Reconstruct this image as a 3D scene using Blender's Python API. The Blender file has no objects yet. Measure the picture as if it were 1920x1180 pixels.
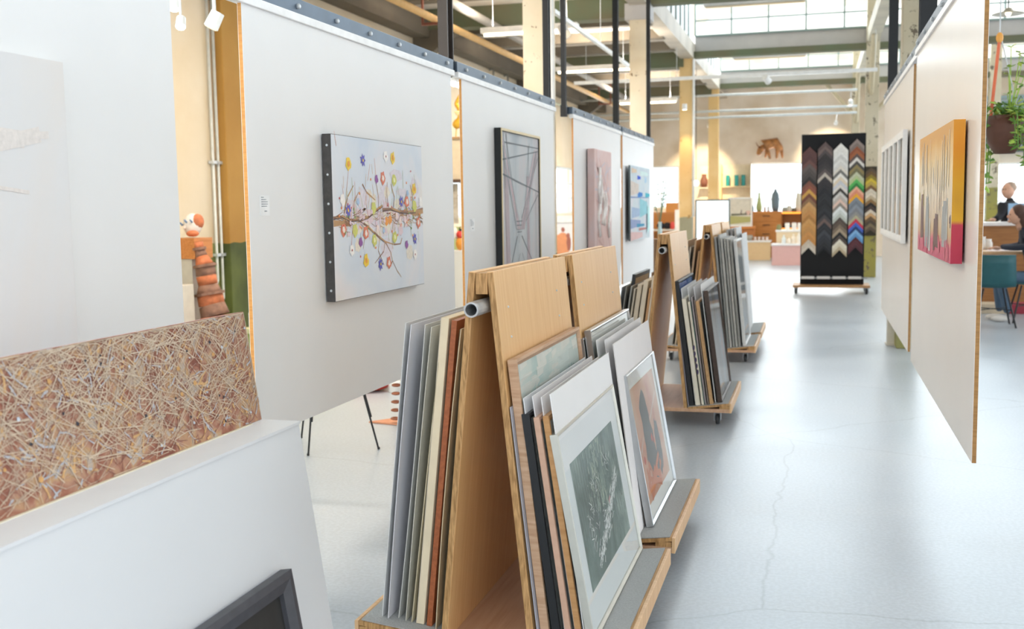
import bpy, bmesh, math, random
from mathutils import Vector, Matrix
random.seed(7)
SC = bpy.context.scene
COL = SC.collection
# ---------------------------------------------------------------- camera
EYE = Vector((0.0, 0.0, 1.45))
F_PX = 2024.0
def _cam():
    def n(v):
        v = Vector(v); return v.normalized()
    vy = n((1530-960, 380-590, F_PX)); vz = n((1255-960, 20900-590, F_PX))
    vz = (vz - vy*vy.dot(vz)).normalized(); up = -vz; vx = vy.cross(up)
    right = Vector((vx[0], vy[0], up[0])); down = Vector((vx[1], vy[1], up[1])); fwd = Vector((vx[2], vy[2], up[2]))
    m = Matrix.Identity(4)
    for i in range(3):
        m[i][0] = right[i]; m[i][1] = -down[i]; m[i][2] = -fwd[i]; m[i][3] = EYE[i]
    return m
cd = bpy.data.cameras.new('camera'); cam = bpy.data.objects.new('camera', cd); COL.objects.link(cam)
cam.matrix_world = _cam()
cd.sensor_fit = 'HORIZONTAL'; cd.sensor_width = 36.0; cd.lens = F_PX*36.0/1920.0
cd.clip_start = 0.05; cd.clip_end = 200
cd.dof.use_dof = True; cd.dof.focus_distance = 4.0; cd.dof.aperture_fstop = 4.0
SC.camera = cam
# ---------------------------------------------------------------- world and daylight
w = bpy.data.worlds.new('overcast_sky'); SC.world = w; w.use_nodes = True
bg = w.node_tree.nodes['Background']; bg.inputs[0].default_value = (0.87, 0.94, 1.0, 1); bg.inputs[1].default_value = 1.9
SC.view_settings.view_transform = 'Standard'; SC.view_settings.look = 'None'
SC.view_settings.exposure = 0.57; SC.view_settings.gamma = 1.0; SC.view_settings.use_curve_mapping = False
def area(name, loc, rot, sx, sy, watts, col=(1, 1, 1)):
    l = bpy.data.lights.new(name, 'AREA'); l.shape = 'RECTANGLE'; l.size = sx; l.size_y = sy; l.energy = watts; l.color = col
    o = bpy.data.objects.new(name, l); COL.objects.link(o); o.location = loc; o.rotation_euler = rot; o['kind'] = 'helper'
    return o
# daylight entering every saw-tooth rooflight (the light stands just outside the glazing and faces in and down)
for yy, pw in ((-2, 60), (4, 85), (10, 75), (16, 115), (22, 150), (28, 290)):
    area('rooflight_daylight', (1.6, yy+0.25, 5.45), (math.radians(-52), 0, 0), 7.9, 1.3, pw, (0.80, 0.91, 1.0))
for xa, xb, za, zb, pw in ((-5.7, -3.68, 1.35, 2.52, 60), (-1.7, .75, 1.05, 2.54, 110), (2.6, 7.4, .9, 2.4, 160)):
    area('end_window_daylight', ((xa+xb)/2, 30.9, (za+zb)/2), (math.radians(-90), 0, 0), xb-xa+.3, zb-za+.3, pw, (0.9, 0.96, 1.0))
# fill lights added outside unseen left-wall windows to brighten the side bay
for yy in (-5, -1, 3.2):
    area('added_side_fill', (-6.5, yy, 2.4), (0, math.radians(-80), 0), 2.2, 3.0, 110, (0.80, 0.91, 1.0))
# ---------------------------------------------------------------- helpers
def lin(h):
    h = h.lstrip('#'); out = []
    for i in (0, 2, 4):
        c = int(h[i:i+2], 16)/255.0
        out.append(c/12.92 if c <= 0.04045 else ((c+0.055)/1.055)**2.4)
    return (out[0], out[1], out[2], 1.0)
MATS = {}
def nodes_of(name):
    m = bpy.data.materials.new(name); m.use_nodes = True; nt = m.node_tree
    return m, nt, nt.nodes['Principled BSDF'], nt.nodes.new, nt.links.new
def ramp(nt, stops, interp='LINEAR'):
    r = nt.nodes.new('ShaderNodeValToRGB'); r.color_ramp.interpolation = interp
    e = r.color_ramp.elements
    while len(e) > 1: e.remove(e[-1])
    e[0].position = stops[0][0]; e[0].color = lin(stops[0][1])
    for p, c in stops[1:]:
        x = e.new(p); x.color = lin(c)
    return r
def M(hexc, rough=0.5, metal=0.0, var=0.06, scale=14, stretch=(1, 1, 1), bump=0.0, spec=0.5):
    key = (hexc, rough, metal, var, scale, stretch, bump, spec)
    if key in MATS: return MATS[key]
    m, nt, b, N, L = nodes_of('mat_'+hexc.strip('#'))
    b.inputs['Roughness'].default_value = rough; b.inputs['Metallic'].default_value = metal
    b.inputs['Specular IOR Level'].default_value = spec
    c = lin(hexc)
    tc = N('ShaderNodeTexCoord'); mp = N('ShaderNodeMapping'); mp.inputs['Scale'].default_value = stretch
    nz = N('ShaderNodeTexNoise'); nz.inputs['Scale'].default_value = scale; nz.inputs['Detail'].default_value = 5
    L(tc.outputs['Object'], mp.inputs[0]); L(mp.outputs[0], nz.inputs[0])
    mr = N('ShaderNodeMapRange'); mr.inputs[1].default_value = 0.3; mr.inputs[2].default_value = 0.7
    mr.inputs[3].default_value = 1-var; mr.inputs[4].default_value = 1+var
    L(nz.outputs[0], mr.inputs[0])
    vm = N('ShaderNodeVectorMath'); vm.operation = 'SCALE'; vm.inputs[0].default_value = c[:3]; L(mr.outputs[0], vm.inputs['Scale'])
    L(vm.outputs[0], b.inputs['Base Color'])
    if bump:
        bp = N('ShaderNodeBump'); bp.inputs['Strength'].default_value = bump; bp.inputs['Distance'].default_value = 0.01
        L(nz.outputs[0], bp.inputs['Height']); L(bp.outputs[0], b.inputs['Normal'])
    MATS[key] = m
    return m
def wood(hexc, hex2, rough=0.45, grain=(40, 2, 40), scale=2.0):
    key = ('wood', hexc, hex2, grain)
    if key in MATS: return MATS[key]
    m, nt, b, N, L = nodes_of('wood_'+hexc.strip('#')); b.inputs['Roughness'].default_value = rough
    tc = N('ShaderNodeTexCoord'); mp = N('ShaderNodeMapping'); mp.inputs['Scale'].default_value = grain
    nz = N('ShaderNodeTexNoise'); nz.inputs['Scale'].default_value = scale; nz.inputs['Detail'].default_value = 6; nz.inputs['Distortion'].default_value = 0.6
    L(tc.outputs['Object'], mp.inputs[0]); L(mp.outputs[0], nz.inputs[0])
    r = ramp(nt, [(0.3, hex2), (0.65, hexc)]); L(nz.outputs[0], r.inputs[0]); L(r.outputs[0], b.inputs['Base Color'])
    MATS[key] = m
    return m
def emit(hexc, s):
    key = ('emit', hexc, s)
    if key in MATS: return MATS[key]
    m, nt, b, N, L = nodes_of('glow_'+hexc.strip('#'))
    b.inputs['Base Color'].default_value = lin(hexc); b.inputs['Emission Color'].default_value = lin(hexc); b.inputs['Emission Strength'].default_value = s
    MATS[key] = m
    return m
def glass(refl=0.05, tint='#fdfefe'):
    key = ('glass', refl, tint)
    if key in MATS: return MATS[key]
    m = bpy.data.materials.new('clear_glass'); m.use_nodes = True; nt = m.node_tree; N = nt.nodes.new; L = nt.links.new
    nt.nodes.remove(nt.nodes['Principled BSDF'])
    t = N('ShaderNodeBsdfTransparent'); t.inputs[0].default_value = lin(tint); g = N('ShaderNodeBsdfGlossy'); g.inputs['Roughness'].default_value = 0.03
    lw = N('ShaderNodeLayerWeight'); lw.inputs[0].default_value = 0.5; mx = N('ShaderNodeMixShader')
    pw = N('ShaderNodeMath'); pw.operation = 'POWER'; pw.inputs[1].default_value = 5.0; L(lw.outputs['Facing'], pw.inputs[0])
    ml = N('ShaderNodeMath'); ml.operation = 'MULTIPLY_ADD'; ml.inputs[1].default_value = 0.5; ml.inputs[2].default_value = 0.02; L(pw.outputs[0], ml.inputs[0])
    L(ml.outputs[0], mx.inputs[0]); L(t.outputs[0], mx.inputs[1]); L(g.outputs[0], mx.inputs[2]); L(mx.outputs[0], nt.nodes['Material Output'].inputs[0])
    MATS[key] = m
    return m
ORG = {}
STROKES = {'paint_stroke', 'paint_spatter', 'bloom_paint', 'branch_paint', 'stem_paint', 'paint_line', 'print_strokes', 'straw_strokes', 'printed_figure', 'painted_trees', 'painted_edge', 'paint_block'}
def _link(o, parent):
    COL.objects.link(o)
    if parent is not None: o.parent = parent
def tag(o, label=None, cat=None, group=None, kind=None):
    for k, v in (('label', label), ('category', cat), ('group', group), ('kind', kind)):
        if v: o[k] = v
    return o
def thing(name, label, cat, org, group=None):
    o = bpy.data.objects.new(name, None); COL.objects.link(o); o.location = org; o.empty_display_size = 0.1
    ORG[o] = Vector(org); tag(o, label, cat, group); return o
def struct_root(name, org=(0, 0, 0)):
    o = bpy.data.objects.new(name, None); COL.objects.link(o); o.location = org; ORG[o] = Vector(org); o['kind'] = 'structure'; return o
class B:
    """collects geometry in world coordinates; .out() links it as ONE mesh object"""
    def __init__(s): s.v = []; s.f = []
    def add(s, vs, fs):
        n = len(s.v); s.v += [Vector(v) for v in vs]; s.f += [[i+n for i in f] for f in fs]; return s
    def par(s, p, u, v, w):
        p, u, v, w = map(Vector, (p, u, v, w))
        if u.cross(v).dot(w) < 0: u, v = v, u
        vs = [p, p+u, p+u+v, p+v, p+w, p+u+w, p+u+v+w, p+v+w]
        return s.add(vs, [(3, 2, 1, 0), (4, 5, 6, 7), (0, 1, 5, 4), (1, 2, 6, 5), (2, 3, 7, 6), (3, 0, 4, 7)])
    def box(s, x0, x1, y0, y1, z0, z1):
        return s.par((x0, y0, z0), (x1-x0, 0, 0), (0, y1-y0, 0), (0, 0, z1-z0))
    def tube(s, pts, r, n=8, cap=True, r_end=None):
        pts = [Vector(p) for p in pts]; base = len(s.v); k = len(pts)
        for i, p in enumerate(pts):
            d = (pts[min(i+1, k-1)]-pts[max(i-1, 0)]).normalized()
            a = d.cross(Vector((0, 0, 1))) if abs(d.z) < 0.95 else d.cross(Vector((1, 0, 0)))
            a.normalize(); b = d.cross(a); rr = r if r_end is None else r+(r_end-r)*i/(k-1)
            for j in range(n):
                t = 2*math.pi*j/n; s.v.append(p+a*math.cos(t)*rr+b*math.sin(t)*rr)
        for i in range(k-1):
            for j in range(n):
                q = base+i*n; s.f.append([q+j, q+(j+1) % n, q+n+(j+1) % n, q+n+j])
        if cap:
            s.f.append(list(range(base+n-1, base-1, -1))); s.f.append([base+(k-1)*n+j for j in range(n)])
        return s
    def lathe(s, c, prof, n=16, axis='z'):
        c = Vector(c); base = len(s.v); k = len(prof)
        for r, h in prof:
            for j in range(n):
                t = 2*math.pi*j/n
                if axis == 'z': s.v.append(c+Vector((r*math.cos(t), r*math.sin(t), h)))
                elif axis == 'x': s.v.append(c+Vector((h, r*math.cos(t), r*math.sin(t))))
                else: s.v.append(c+Vector((r*math.cos(t), h, r*math.sin(t))))
        for i in range(k-1):
            for j in range(n):
                q = base+i*n; s.f.append([q+j, q+(j+1) % n, q+n+(j+1) % n, q+n+j])
        s.f.append(list(range(base, base+n))); s.f.append([base+(k-1)*n+j for j in range(n)])
        return s
    def ball(s, c, r, n=12, m=8):
        rx, ry, rz = (r, r, r) if not hasattr(r, '__len__') else r
        c = Vector(c); base = len(s.v)
        for i in range(m+1):
            th = math.pi*i/m
            for j in range(n):
                ph = 2*math.pi*j/n; s.v.append(c+Vector((rx*math.sin(th)*math.cos(ph), ry*math.sin(th)*math.sin(ph), rz*math.cos(th))))
        for i in range(m):
            for j in range(n):
                q = base+i*n; s.f.append([q+j, q+n+j, q+n+(j+1) % n, q+(j+1) % n])
        return s
    def ring(s, p, u, v, n, w, inset=0.0):
        """picture-frame ring: outer rectangle p,u,v, depth vector n, moulding width w"""
        p, u, v, n = map(Vector, (p, u, v, n)); a = u.normalized()*w; b = v.normalized()*w
        o = [p, p+u, p+u+v, p+v]; i = [p+a+b, p+u-a+b, p+u+v-a-b, p+v+a-b]
        mid = [o[k]*0.6+i[k]*0.4+n*1.06 for k in range(4)]
        vs = o+i+[q+n for q in o]+[q+n*(1-inset) for q in i]+mid
        fs = []
        for k in range(4):
            j = (k+1) % 4
            fs += [(k, j, 8+j, 8+k), (4+j, 4+k, 12+k, 12+j), (8+k, 8+j, 16+j, 16+k), (16+k, 16+j, 12+j, 12+k), (j, k, 4+k, 4+j)]
        return s.add(vs, fs)
    def quad(s, a, b, c, d): return s.add([a, b, c, d], [(0, 1, 2, 3)])
    def out(s, name, mat, parent=None, smooth=False, bevel=0.0, org=None, label=None):
        o0 = ORG[parent] if parent is not None else Vector(org if org is not None else (0, 0, 0))
        me = bpy.data.meshes.new(name); me.from_pydata([v-o0 for v in s.v], [], s.f)
        bm = bmesh.new(); bm.from_mesh(me); bmesh.ops.recalc_face_normals(bm, faces=bm.faces)
        if bevel: bmesh.ops.bevel(bm, geom=list(bm.edges), offset=bevel, segments=2, affect='EDGES', profile=0.6)
        bm.to_mesh(me); bm.free()
        me.materials.append(mat)
        if smooth:
            for p in me.polygons: p.use_smooth = True
        o = bpy.data.objects.new(name, me); _link(o, parent)
        if parent is None: o.location = o0
        ORG[o] = o0
        if label: o['label'] = label
        if name in STROKES: o['kind'] = 'stuff'
        return o
def solo(name, label, cat, b, mat, org=(0, 0, 0), group=None, smooth=False, bevel=0.0):
    return tag(b.out(name, mat, None, smooth, bevel, org), label, cat, group)
def copy_tree(o, parent=None):
    c = o.copy(); COL.objects.link(c); c.parent = parent; ORG[c] = ORG.get(o, Vector())
    for ch in [x for x in bpy.data.objects if x.parent == o]: copy_tree(ch, c)
    return c
def skin(name, pts, edges, mat, parent=None, org=(0, 0, 0), sub=2, root=0):
    o0 = ORG[parent] if parent is not None else Vector(org)
    me = bpy.data.meshes.new(name); me.from_pydata([Vector(p[:3])-o0 for p in pts], edges, [])
    o = bpy.data.objects.new(name, me); COL.objects.link(o)
    o.modifiers.new('skin', 'SKIN'); 
    for i, p in enumerate(pts):
        r = p[3]; me.skin_vertices[0].data[i].radius = (r, r) if not hasattr(r, '__len__') else r
    me.skin_vertices[0].data[root].use_root = True
    s = o.modifiers.new('sub', 'SUBSURF'); s.levels = sub; s.render_levels = sub
    dg = bpy.context.evaluated_depsgraph_get(); ev = o.evaluated_get(dg)
    me2 = bpy.data.meshes.new_from_object(ev); o.modifiers.clear(); o.data = me2; bpy.data.meshes.remove(me)
    me2.materials.clear(); me2.materials.append(mat)
    for p in me2.polygons: p.use_smooth = True
    if parent is not None: o.parent = parent
    else: o.location = o0
    ORG[o] = o0
    return o
# ---------------------------------------------------------------- shared materials
WHITE = M('#e9e9e9', 0.42, var=0.012, scale=3)
WARMWHITE = M('#ece7e1', 0.3, var=0.012, scale=3)
EDGE = wood('#c98f47', '#b87c38', 0.6, (3, 3, 60))
EDGE2 = wood('#a87c45', '#8f6634', 0.6, (3, 3, 60))
STEEL = M('#566473', 0.4, 0.55, 0.1, 9)
BOLT = M('#d3d8dc', 0.35, 0.4)
BLACKM = M('#17191c', 0.5, 0.2)
POSTM = M('#453d38', 0.45, 0.3)
PLY = wood('#e9bd84', '#e0af73', 0.42, (2, 30, 1.5), 2.0)
PLYEDGE = wood('#cda06a', '#8f6737', 0.6, (60, 3, 8), 2.2)
PLYDECK = wood('#c9a283', '#b98f70', 0.5, (30, 2, 30), 1.5)
MATGREY = M('#a6a8a8', 0.9, 0, 0.1, 160, bump=0.3)
ALU = M('#c4c7c9', 0.3, 0.85, 0.04)
SILVER = M('#c9c7bd', 0.33, 0.6, 0.06)
PAPERW = M('#e9e8e8', 0.8, 0, 0.015, 5)
GLASS = glass()
# ---------------------------------------------------------------- structure
def floor_mat():
    m, nt, b, N, L = nodes_of('polished_concrete')
    tc = N('ShaderNodeTexCoord'); n1 = N('ShaderNodeTexNoise'); n1.inputs['Scale'].default_value = 0.55; n1.inputs['Detail'].default_value = 7; n1.inputs['Roughness'].default_value = 0.6
    mp = N('ShaderNodeMapping'); mp.inputs['Scale'].default_value = (1.0, 2.2, 1); L(tc.outputs['Object'], mp.inputs[0]); L(mp.outputs[0], n1.inputs[0])
    r = ramp(nt, [(0.3, '#a9b2bb'), (0.5, '#afb8c1'), (0.72, '#b7bec5')]); L(n1.outputs[0], r.inputs[0])
    n2 = N('ShaderNodeTexNoise'); n2.inputs['Scale'].default_value = 60; n2.inputs['Detail'].default_value = 4; L(tc.outputs['Object'], n2.inputs[0])
    r2 = ramp(nt, [(0.42, '#f4f4f4'), (0.6, '#ffffff')]); L(n2.outputs[0], r2.inputs[0])
    mx = N('ShaderNodeMix'); mx.data_type = 'RGBA'; mx.blend_type = 'MULTIPLY'; mx.inputs[0].default_value = 1
    L(r.outputs[0], mx.inputs[6]); L(r2.outputs[0], mx.inputs[7])
    # thin hairline cracks
    v = N('ShaderNodeTexVoronoi'); v.feature = 'DISTANCE_TO_EDGE'; v.inputs['Scale'].default_value = 0.5
    n3 = N('ShaderNodeTexNoise'); n3.inputs['Scale'].default_value = 3; n3.inputs['Detail'].default_value = 6; L(tc.outputs['Object'], n3.inputs[0])
    ad = N('ShaderNodeMix'); ad.data_type = 'VECTOR'; ad.inputs[0].default_value = 0.12; L(tc.outputs['Object'], ad.inputs[4]); L(n3.outputs[1], ad.inputs[5]); L(ad.outputs[1], v.inputs['Vector'])
    r3 = ramp(nt, [(0.0, '#d6d6d6'), (0.0022, '#ffffff')]); L(v.outputs['Distance'], r3.inputs[0])
    m2 = N('ShaderNodeMix'); m2.data_type = 'RGBA'; m2.blend_type = 'MULTIPLY'; m2.inputs[0].default_value = 0.6; L(mx.outputs[2], m2.inputs[6]); L(r3.outputs[0], m2.inputs[7])
    L(m2.outputs[2], b.inputs['Base Color'])
    mr = N('ShaderNodeMapRange'); b.inputs['Specular IOR Level'].default_value = 0.32; mr.inputs[3].default_value = 0.24; mr.inputs[4].default_value = 0.40; L(n1.outputs[0], mr.inputs[0]); L(mr.outputs[0], b.inputs['Roughness'])
    return m
def plaster(name, top, lower=None, zsplit=0.0, blot='#c9b48f', amount=0.5, chips=None):
    m, nt, b, N, L = nodes_of(name); b.inputs['Roughness'].default_value = 0.8
    g = N('ShaderNodeNewGeometry'); n1 = N('ShaderNodeTexNoise'); n1.inputs['Scale'].default_value = 1.1; n1.inputs['Detail'].default_value = 8
    L(g.outputs['Position'], n1.inputs[0])
    r = ramp(nt, [(0.35, blot), (0.62, top)]); L(n1.outputs[0], r.inputs[0]); cur = r.outputs[0]
    mix0 = N('ShaderNodeMix'); mix0.data_type = 'RGBA'; mix0.inputs[0].default_value = amount; mix0.inputs[6].default_value = lin(top); L(cur, mix0.inputs[7]); cur = mix0.outputs[2]
    if lower:
        sx = N('ShaderNodeSeparateXYZ'); L(g.outputs['Position'], sx.inputs[0])
        n4 = N('ShaderNodeTexNoise'); n4.inputs['Scale'].default_value = 5; L(g.outputs['Position'], n4.inputs[0])
        ma = N('ShaderNodeMath'); ma.operation = 'MULTIPLY_ADD'; ma.inputs[1].default_value = 0.05; L(n4.outputs[0], ma.inputs[0]); L(sx.outputs[2], ma.inputs[2])
        gt = N('ShaderNodeMath'); gt.operation = 'LESS_THAN'; gt.inputs[1].default_value = zsplit+0.025; L(ma.outputs[0], gt.inputs[0])
        mx = N('ShaderNodeMix'); mx.data_type = 'RGBA'; L(gt.outputs[0], mx.inputs[0]); L(cur, mx.inputs[6])
        rl = ramp(nt, [(0.3, lower[1]), (0.6, lower[0])]); L(n1.outputs[0], rl.inputs[0]); L(rl.outputs[0], mx.inputs[7]); cur = mx.outputs[2]
    if chips:
        n2 = N('ShaderNodeTexNoise'); n2.inputs['Scale'].default_value = 7; n2.inputs['Detail'].default_value = 9; n2.inputs['Roughness'].default_value = 0.7; L(g.outputs['Position'], n2.inputs[0])
        rc = ramp(nt, [(chips[1], '#000000'), (chips[1]+0.03, '#ffffff')]); L(n2.outputs[0], rc.inputs[0])
        mc = N('ShaderNodeMix'); mc.data_type = 'RGBA'; L(rc.outputs[0], mc.inputs[0]); L(cur, mc.inputs[6]); mc.inputs[7].default_value = lin(chips[0]); cur = mc.outputs[2]
    L(cur, b.inputs['Base Color']); return m
CREAM = plaster('cream_plaster', '#ead9bb', None, 0, '#d9bf95', 0.6)
CREAM_GREEN = plaster('cream_plaster_green_dado', '#eedfc6', ('#a7ab6c', '#8f975a'), 1.12, '#dcc6a0', 0.6)
COLM_LAMPLIT = plaster('cream_column_baked_lamplight', '#e3c692', ('#a39f86', '#8b8972'), 1.2, '#d3ab6c', 0.8, ('#9a7440', 0.62))  # warm lamplight on the far cream columns is put into this colour
CONC = plaster('grey_beige_concrete', '#efe3d3', None, 0, '#d3c0a4', 0.8)
COLM = plaster('chipped_cream_column', '#ebe0cb', ('#a8a58a', '#8f8d75'), 1.0, '#d9c6a4', 0.8, ('#8c7350', 0.62))
COLM_OCHRE = plaster('ochre_column', '#b98d45', ('#6f7a3c', '#3f4a26'), 1.12, '#a87a34', 0.7, ('#6d5426', 0.68))
COLM_R = plaster('peeling_grey_column', '#cfc6b0', ('#9c9244', '#87875a'), 1.75, '#b3a688', 0.7, ('#6a5f50', 0.57))
GREENB = plaster('green_painted_beam', '#5f6b52', None, 0, '#6e5f48', 0.7)
BROWNB = plaster('grey_brown_beam', '#6f675a', None, 0, '#5b5346', 0.7)
CEILW = plaster('whitewashed_ceiling', '#efe8de', None, 0, '#dccfbf', 0.7)
tag(B().box(-6.3, 12, -9, 30.8, -0.1, 0).out('floor', floor_mat()), kind='structure')
L_W = -6.0; FAR = 30.4
# left wall with one window in it
def openwall(name, axis, pos, thick, a0, a1, z0, z1, holes, mat):
    b = B()
    def bx(p0, p1, q0, q1):
        if p1-p0 < 1e-4 or q1-q0 < 1e-4: return
        if axis == 'y': b.box(p0, p1, pos, pos+thick, q0, q1)
        else: b.box(pos, pos+thick, p0, p1, q0, q1)
    cur = a0
    for h0, h1, hz0, hz1 in sorted(holes):
        bx(cur, h0, z0, z1); bx(h0, h1, z0, hz0); bx(h0, h1, hz1, z1); cur = h1
    bx(cur, a1, z0, z1)
    return tag(b.out(name, mat), kind='structure')
def window(n, axis, pos, a0, a1, z0, z1, nx, nz, frame='#dfe3e2', d=0.06):
    root = struct_root('window_%d' % n, ((a0+a1)/2, pos, z0) if axis == 'y' else (pos, (a0+a1)/2, z0)); fm = M(frame, 0.5); b = B(); t = 0.045
    def bx(p0, p1, q0, q1, e=0.0, bb=b):
        if axis == 'y': bb.box(p0, p1, pos+e, pos+d-e, q0, q1)
        else: bb.box(pos-d+e, pos-e, p0, p1, q0, q1)
    bx(a0, a1, z0, z0+t); bx(a0, a1, z1-t, z1); bx(a0, a0+t, z0+t, z1-t); bx(a1-t, a1, z0+t, z1-t)
    b.out('window_frame', fm, root); g = B()
    xs = [a0+t+(a1-a0-2*t)*i/nx for i in range(nx+1)]; zs = [z0+t+(z1-z0-2*t)*i/nz for i in range(nz+1)]
    for x in xs[1:-1]: bx(x-0.014, x+0.014, z0+t, z1-t, 0.008, g)
    for z in zs[1:-1]: bx(a0+t, a1-t, z-0.014, z+0.014, 0.009, g)
    if g.v: g.out('glazing_bar', fm, root)
    first = None
    for i in range(nx):
        for k in range(nz):
            p = B(); bx(xs[i], xs[i+1], zs[k], zs[k+1], 0.026, p); p.out('pane', GLASS, root)
    return root
openwall('wall_left', 'x', -6.25, 0.25, -9, FAR, 0, 4.46, [(-6.6, -3.4, 1.27, 3.5), (-2.6, .6, 1.27, 3.5), (1.6, 4.8, 1.27, 3.5), (17.3, 20.2, 1.27, 2.42), (24.2, 27.6, 1.27, 2.42)], CREAM_GREEN)
for n_, a_ in ((6, -6.6), (7, -2.6), (8, 1.6)): window(n_, 'x', -6.1, a_, a_+3.2, 1.27, 3.5, 4, 4)  # three unseen windows added to let more light into the left bay
window(1, 'x', -6.1, 17.3, 20.2, 1.27, 2.42, 5, 3); window(2, 'x', -6.1, 24.2, 27.6, 1.27, 2.42, 5, 3)
openwall('wall_far', 'y', FAR, 0.3, -6.25, 12, 0, 7.5, [(-5.7, -3.68, 1.35, 2.52), (-1.70, 0.75, 1.05, 2.54), (2.6, 7.4, 0.9, 2.4)], CONC)
window(3, 'y', FAR+0.1, -5.7, -3.68, 1.35, 2.52, 4, 3); window(4, 'y', FAR+0.1, -1.70, 0.75, 1.05, 2.54, 4, 3); window(5, 'y', FAR+0.1, 2.6, 7.4, 0.9, 2.4, 12, 3)
# left bay: flat slab on transverse beams
tag(B().box(-6.25, -2.56, -9, FAR, 4.46, 4.6).out('ceiling_left_bay', CEILW), kind='structure')
for k in range(-1, 6):
    y = 4+6*(k-0)
    if y < -8 or y > 29: continue
    tag(B().box(-6.0, -2.56, y-0.16, y+0.16, 4.16, 4.46).out('beam', GREENB), kind='structure')
    # haunch under the beam at the wall
    h = B(); h.add([(-6, y-0.1, 4.18), (-5.2, y-0.1, 4.18), (-6, y-0.1, 3.6), (-6, y+0.1, 4.18), (-5.2, y+0.1, 4.18), (-6, y+0.1, 3.6)], [(0, 1, 2), (3, 5, 4), (0, 3, 4, 1), (1, 4, 5, 2), (2, 5, 3, 0)])
    tag(h.out('beam_bracket_beam', BROWNB), kind='structure')
    for j in range(1, 4):
        yy = y+j*1.5
        if yy < FAR-0.3: tag(B().box(-6.0, -2.56, yy-0.12, yy+0.12, 4.30, 4.46).out('beam', BROWNB), kind='structure')
tag(B().box(-5.98, -5.72, -9, FAR, 4.05, 4.3).out('beam', BROWNB), kind='structure')
# column-line edge beam and side of the roof lights
tag(B().box(-2.62, -2.36, -9, FAR, 4.32, 4.62).out('beam', M('#b3aa9c', 0.6, var=0.15, scale=2)), kind='structure')
tag(B().box(.90, 1.10, -9, FAR, 4.46, 4.70).out('beam', M('#c3bba6', 0.6, var=0.15, scale=2)), kind='structure')
# saw-tooth roof: gutter beams, upstands, glazing, slopes
UPST = M('#b9b6b4', 0.7, var=0.05, scale=4)
MULL = M('#7f918c', 0.5)
NX = 12; GX0, GX1 = -2.36, 6.16; ZB, ZT = 4.76, 6.04
paneproto = None
for k, y in enumerate((-2, 4, 10, 16, 22, 28)):
    tag(B().box(GX0, 9.0, y-0.12, y+0.12, 4.33, 4.45).out('beam', GREENB), kind='structure')
    tag(B().box(GX0, 9.0, y+0.13, y+0.21, 4.36, ZB).out('wall_upstand', UPST), kind='structure')
    root = struct_root('window_%d' % (10+k), (GX0, y, ZB)); b = B(); t = 0.035
    b.box(GX0, GX1, y+0.10, y+0.2, ZB, ZB+t); b.box(GX0, GX1, y+0.10, y+0.2, ZT-t, ZT)
    dx = (GX1-GX0)/NX; dz = (ZT-ZB)/4
    b.out('window_frame', MULL, root); g = B()
    for i in range(NX+1): g.box(GX0+dx*i-0.016, GX0+dx*i+0.016, y+0.11, y+0.19, ZB+t, ZT-t)
    for i in range(1, 4): g.box(GX0, GX1, y+0.12, y+0.18, ZB+dz*i-0.012, ZB+dz*i+0.012)
    g.out('glazing_bar', MULL, root)
    if y >= 22:
        for i in range(NX):
            for j in range(4):
                if paneproto is None:
                    paneproto = B().box(GX0, GX0+dx, y+0.148, y+0.152, ZB, ZB+dz).out('pane', GLASS, root)
                else:
                    p = paneproto.copy(); COL.objects.link(p); p.parent = root; p.location = (dx*i, 0, dz*j)
    else: B().box(GX0, GX1, y+0.148, y+0.152, ZB, ZT).out('pane', GLASS, root)
    # roof slope rising from this gutter to the head of the next glazing
    s = B(); s.par((GX0-0.2, y+0.21, 4.5), (11.6, 0, 0), (0, 5.85, ZT-4.45), (0, 0, 0.1)); tag(s.out('ceiling_slope', CEILW), kind='structure')
    # white boarded gable side over the edge beam
    ga = B(); ga.add([(-2.46, y+0.2, 4.6), (-2.46, y+6.05, 4.6), (-2.46, y+6.05, ZT+0.1), (-2.42, y+0.2, 4.6), (-2.42, y+6.05, 4.6), (-2.42, y+6.05, ZT+0.1)], [(0, 1, 2), (5, 4, 3), (0, 3, 4, 1), (1, 4, 5, 2), (2, 5, 3, 0)])
    tag(ga.out('wall_gable', M('#e3e4e2', 0.6)), kind='structure')
    gb = B()
    for j in range(1, 9): gb.box(-2.42, -2.395, y+0.2+j*0.65-0.02, y+0.2+j*0.65+0.02, 4.6, 4.6+(ZT-4.5)*(j*0.65/5.85))
    tag(gb.out('trim_1', MULL), kind='structure')
# columns
def column(x0, x1, y, mat, ztop=4.35, cap=True, depth=0.26):
    root = struct_root('column', ((x0+x1)/2, y, 0))
    B().box(x0, x1, y-depth/2, y+depth/2, 0, ztop).out('column_shaft', mat, root, bevel=0.012)
    if cap: B().box(x0-0.06, x1+0.06, y-depth/2-0.05, y+depth/2+0.05, 4.12, ztop).out('column_capital', UPST, root)
    return root
for y in (10, 16, 22, 28): column(-2.64, -2.39, y, COLM if y < 20 else COLM_LAMPLIT, cap=(y < 20))
for x0, x1, y in ((0.78, 1.0, 11.35), (0.885, 1.125, 22), (0.82, 1.0, 28.2), (3.9, 4.15, 22), (3.9, 4.15, 28)): column(x0, x1, y, COLM_R, cap=False, ztop=4.5 if y in (22,) and x0 > 3 else 5.2 if y < 12 else 5.6)
for y in (4, 10, 16, 22): tag(B().box(-6.0, -5.88, y+0.07, y+0.46, 0, 4.2).out('column_pilaster_column', COLM_OCHRE if y == 10 else CREAM_GREEN, bevel=0.01), kind='structure')
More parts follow.
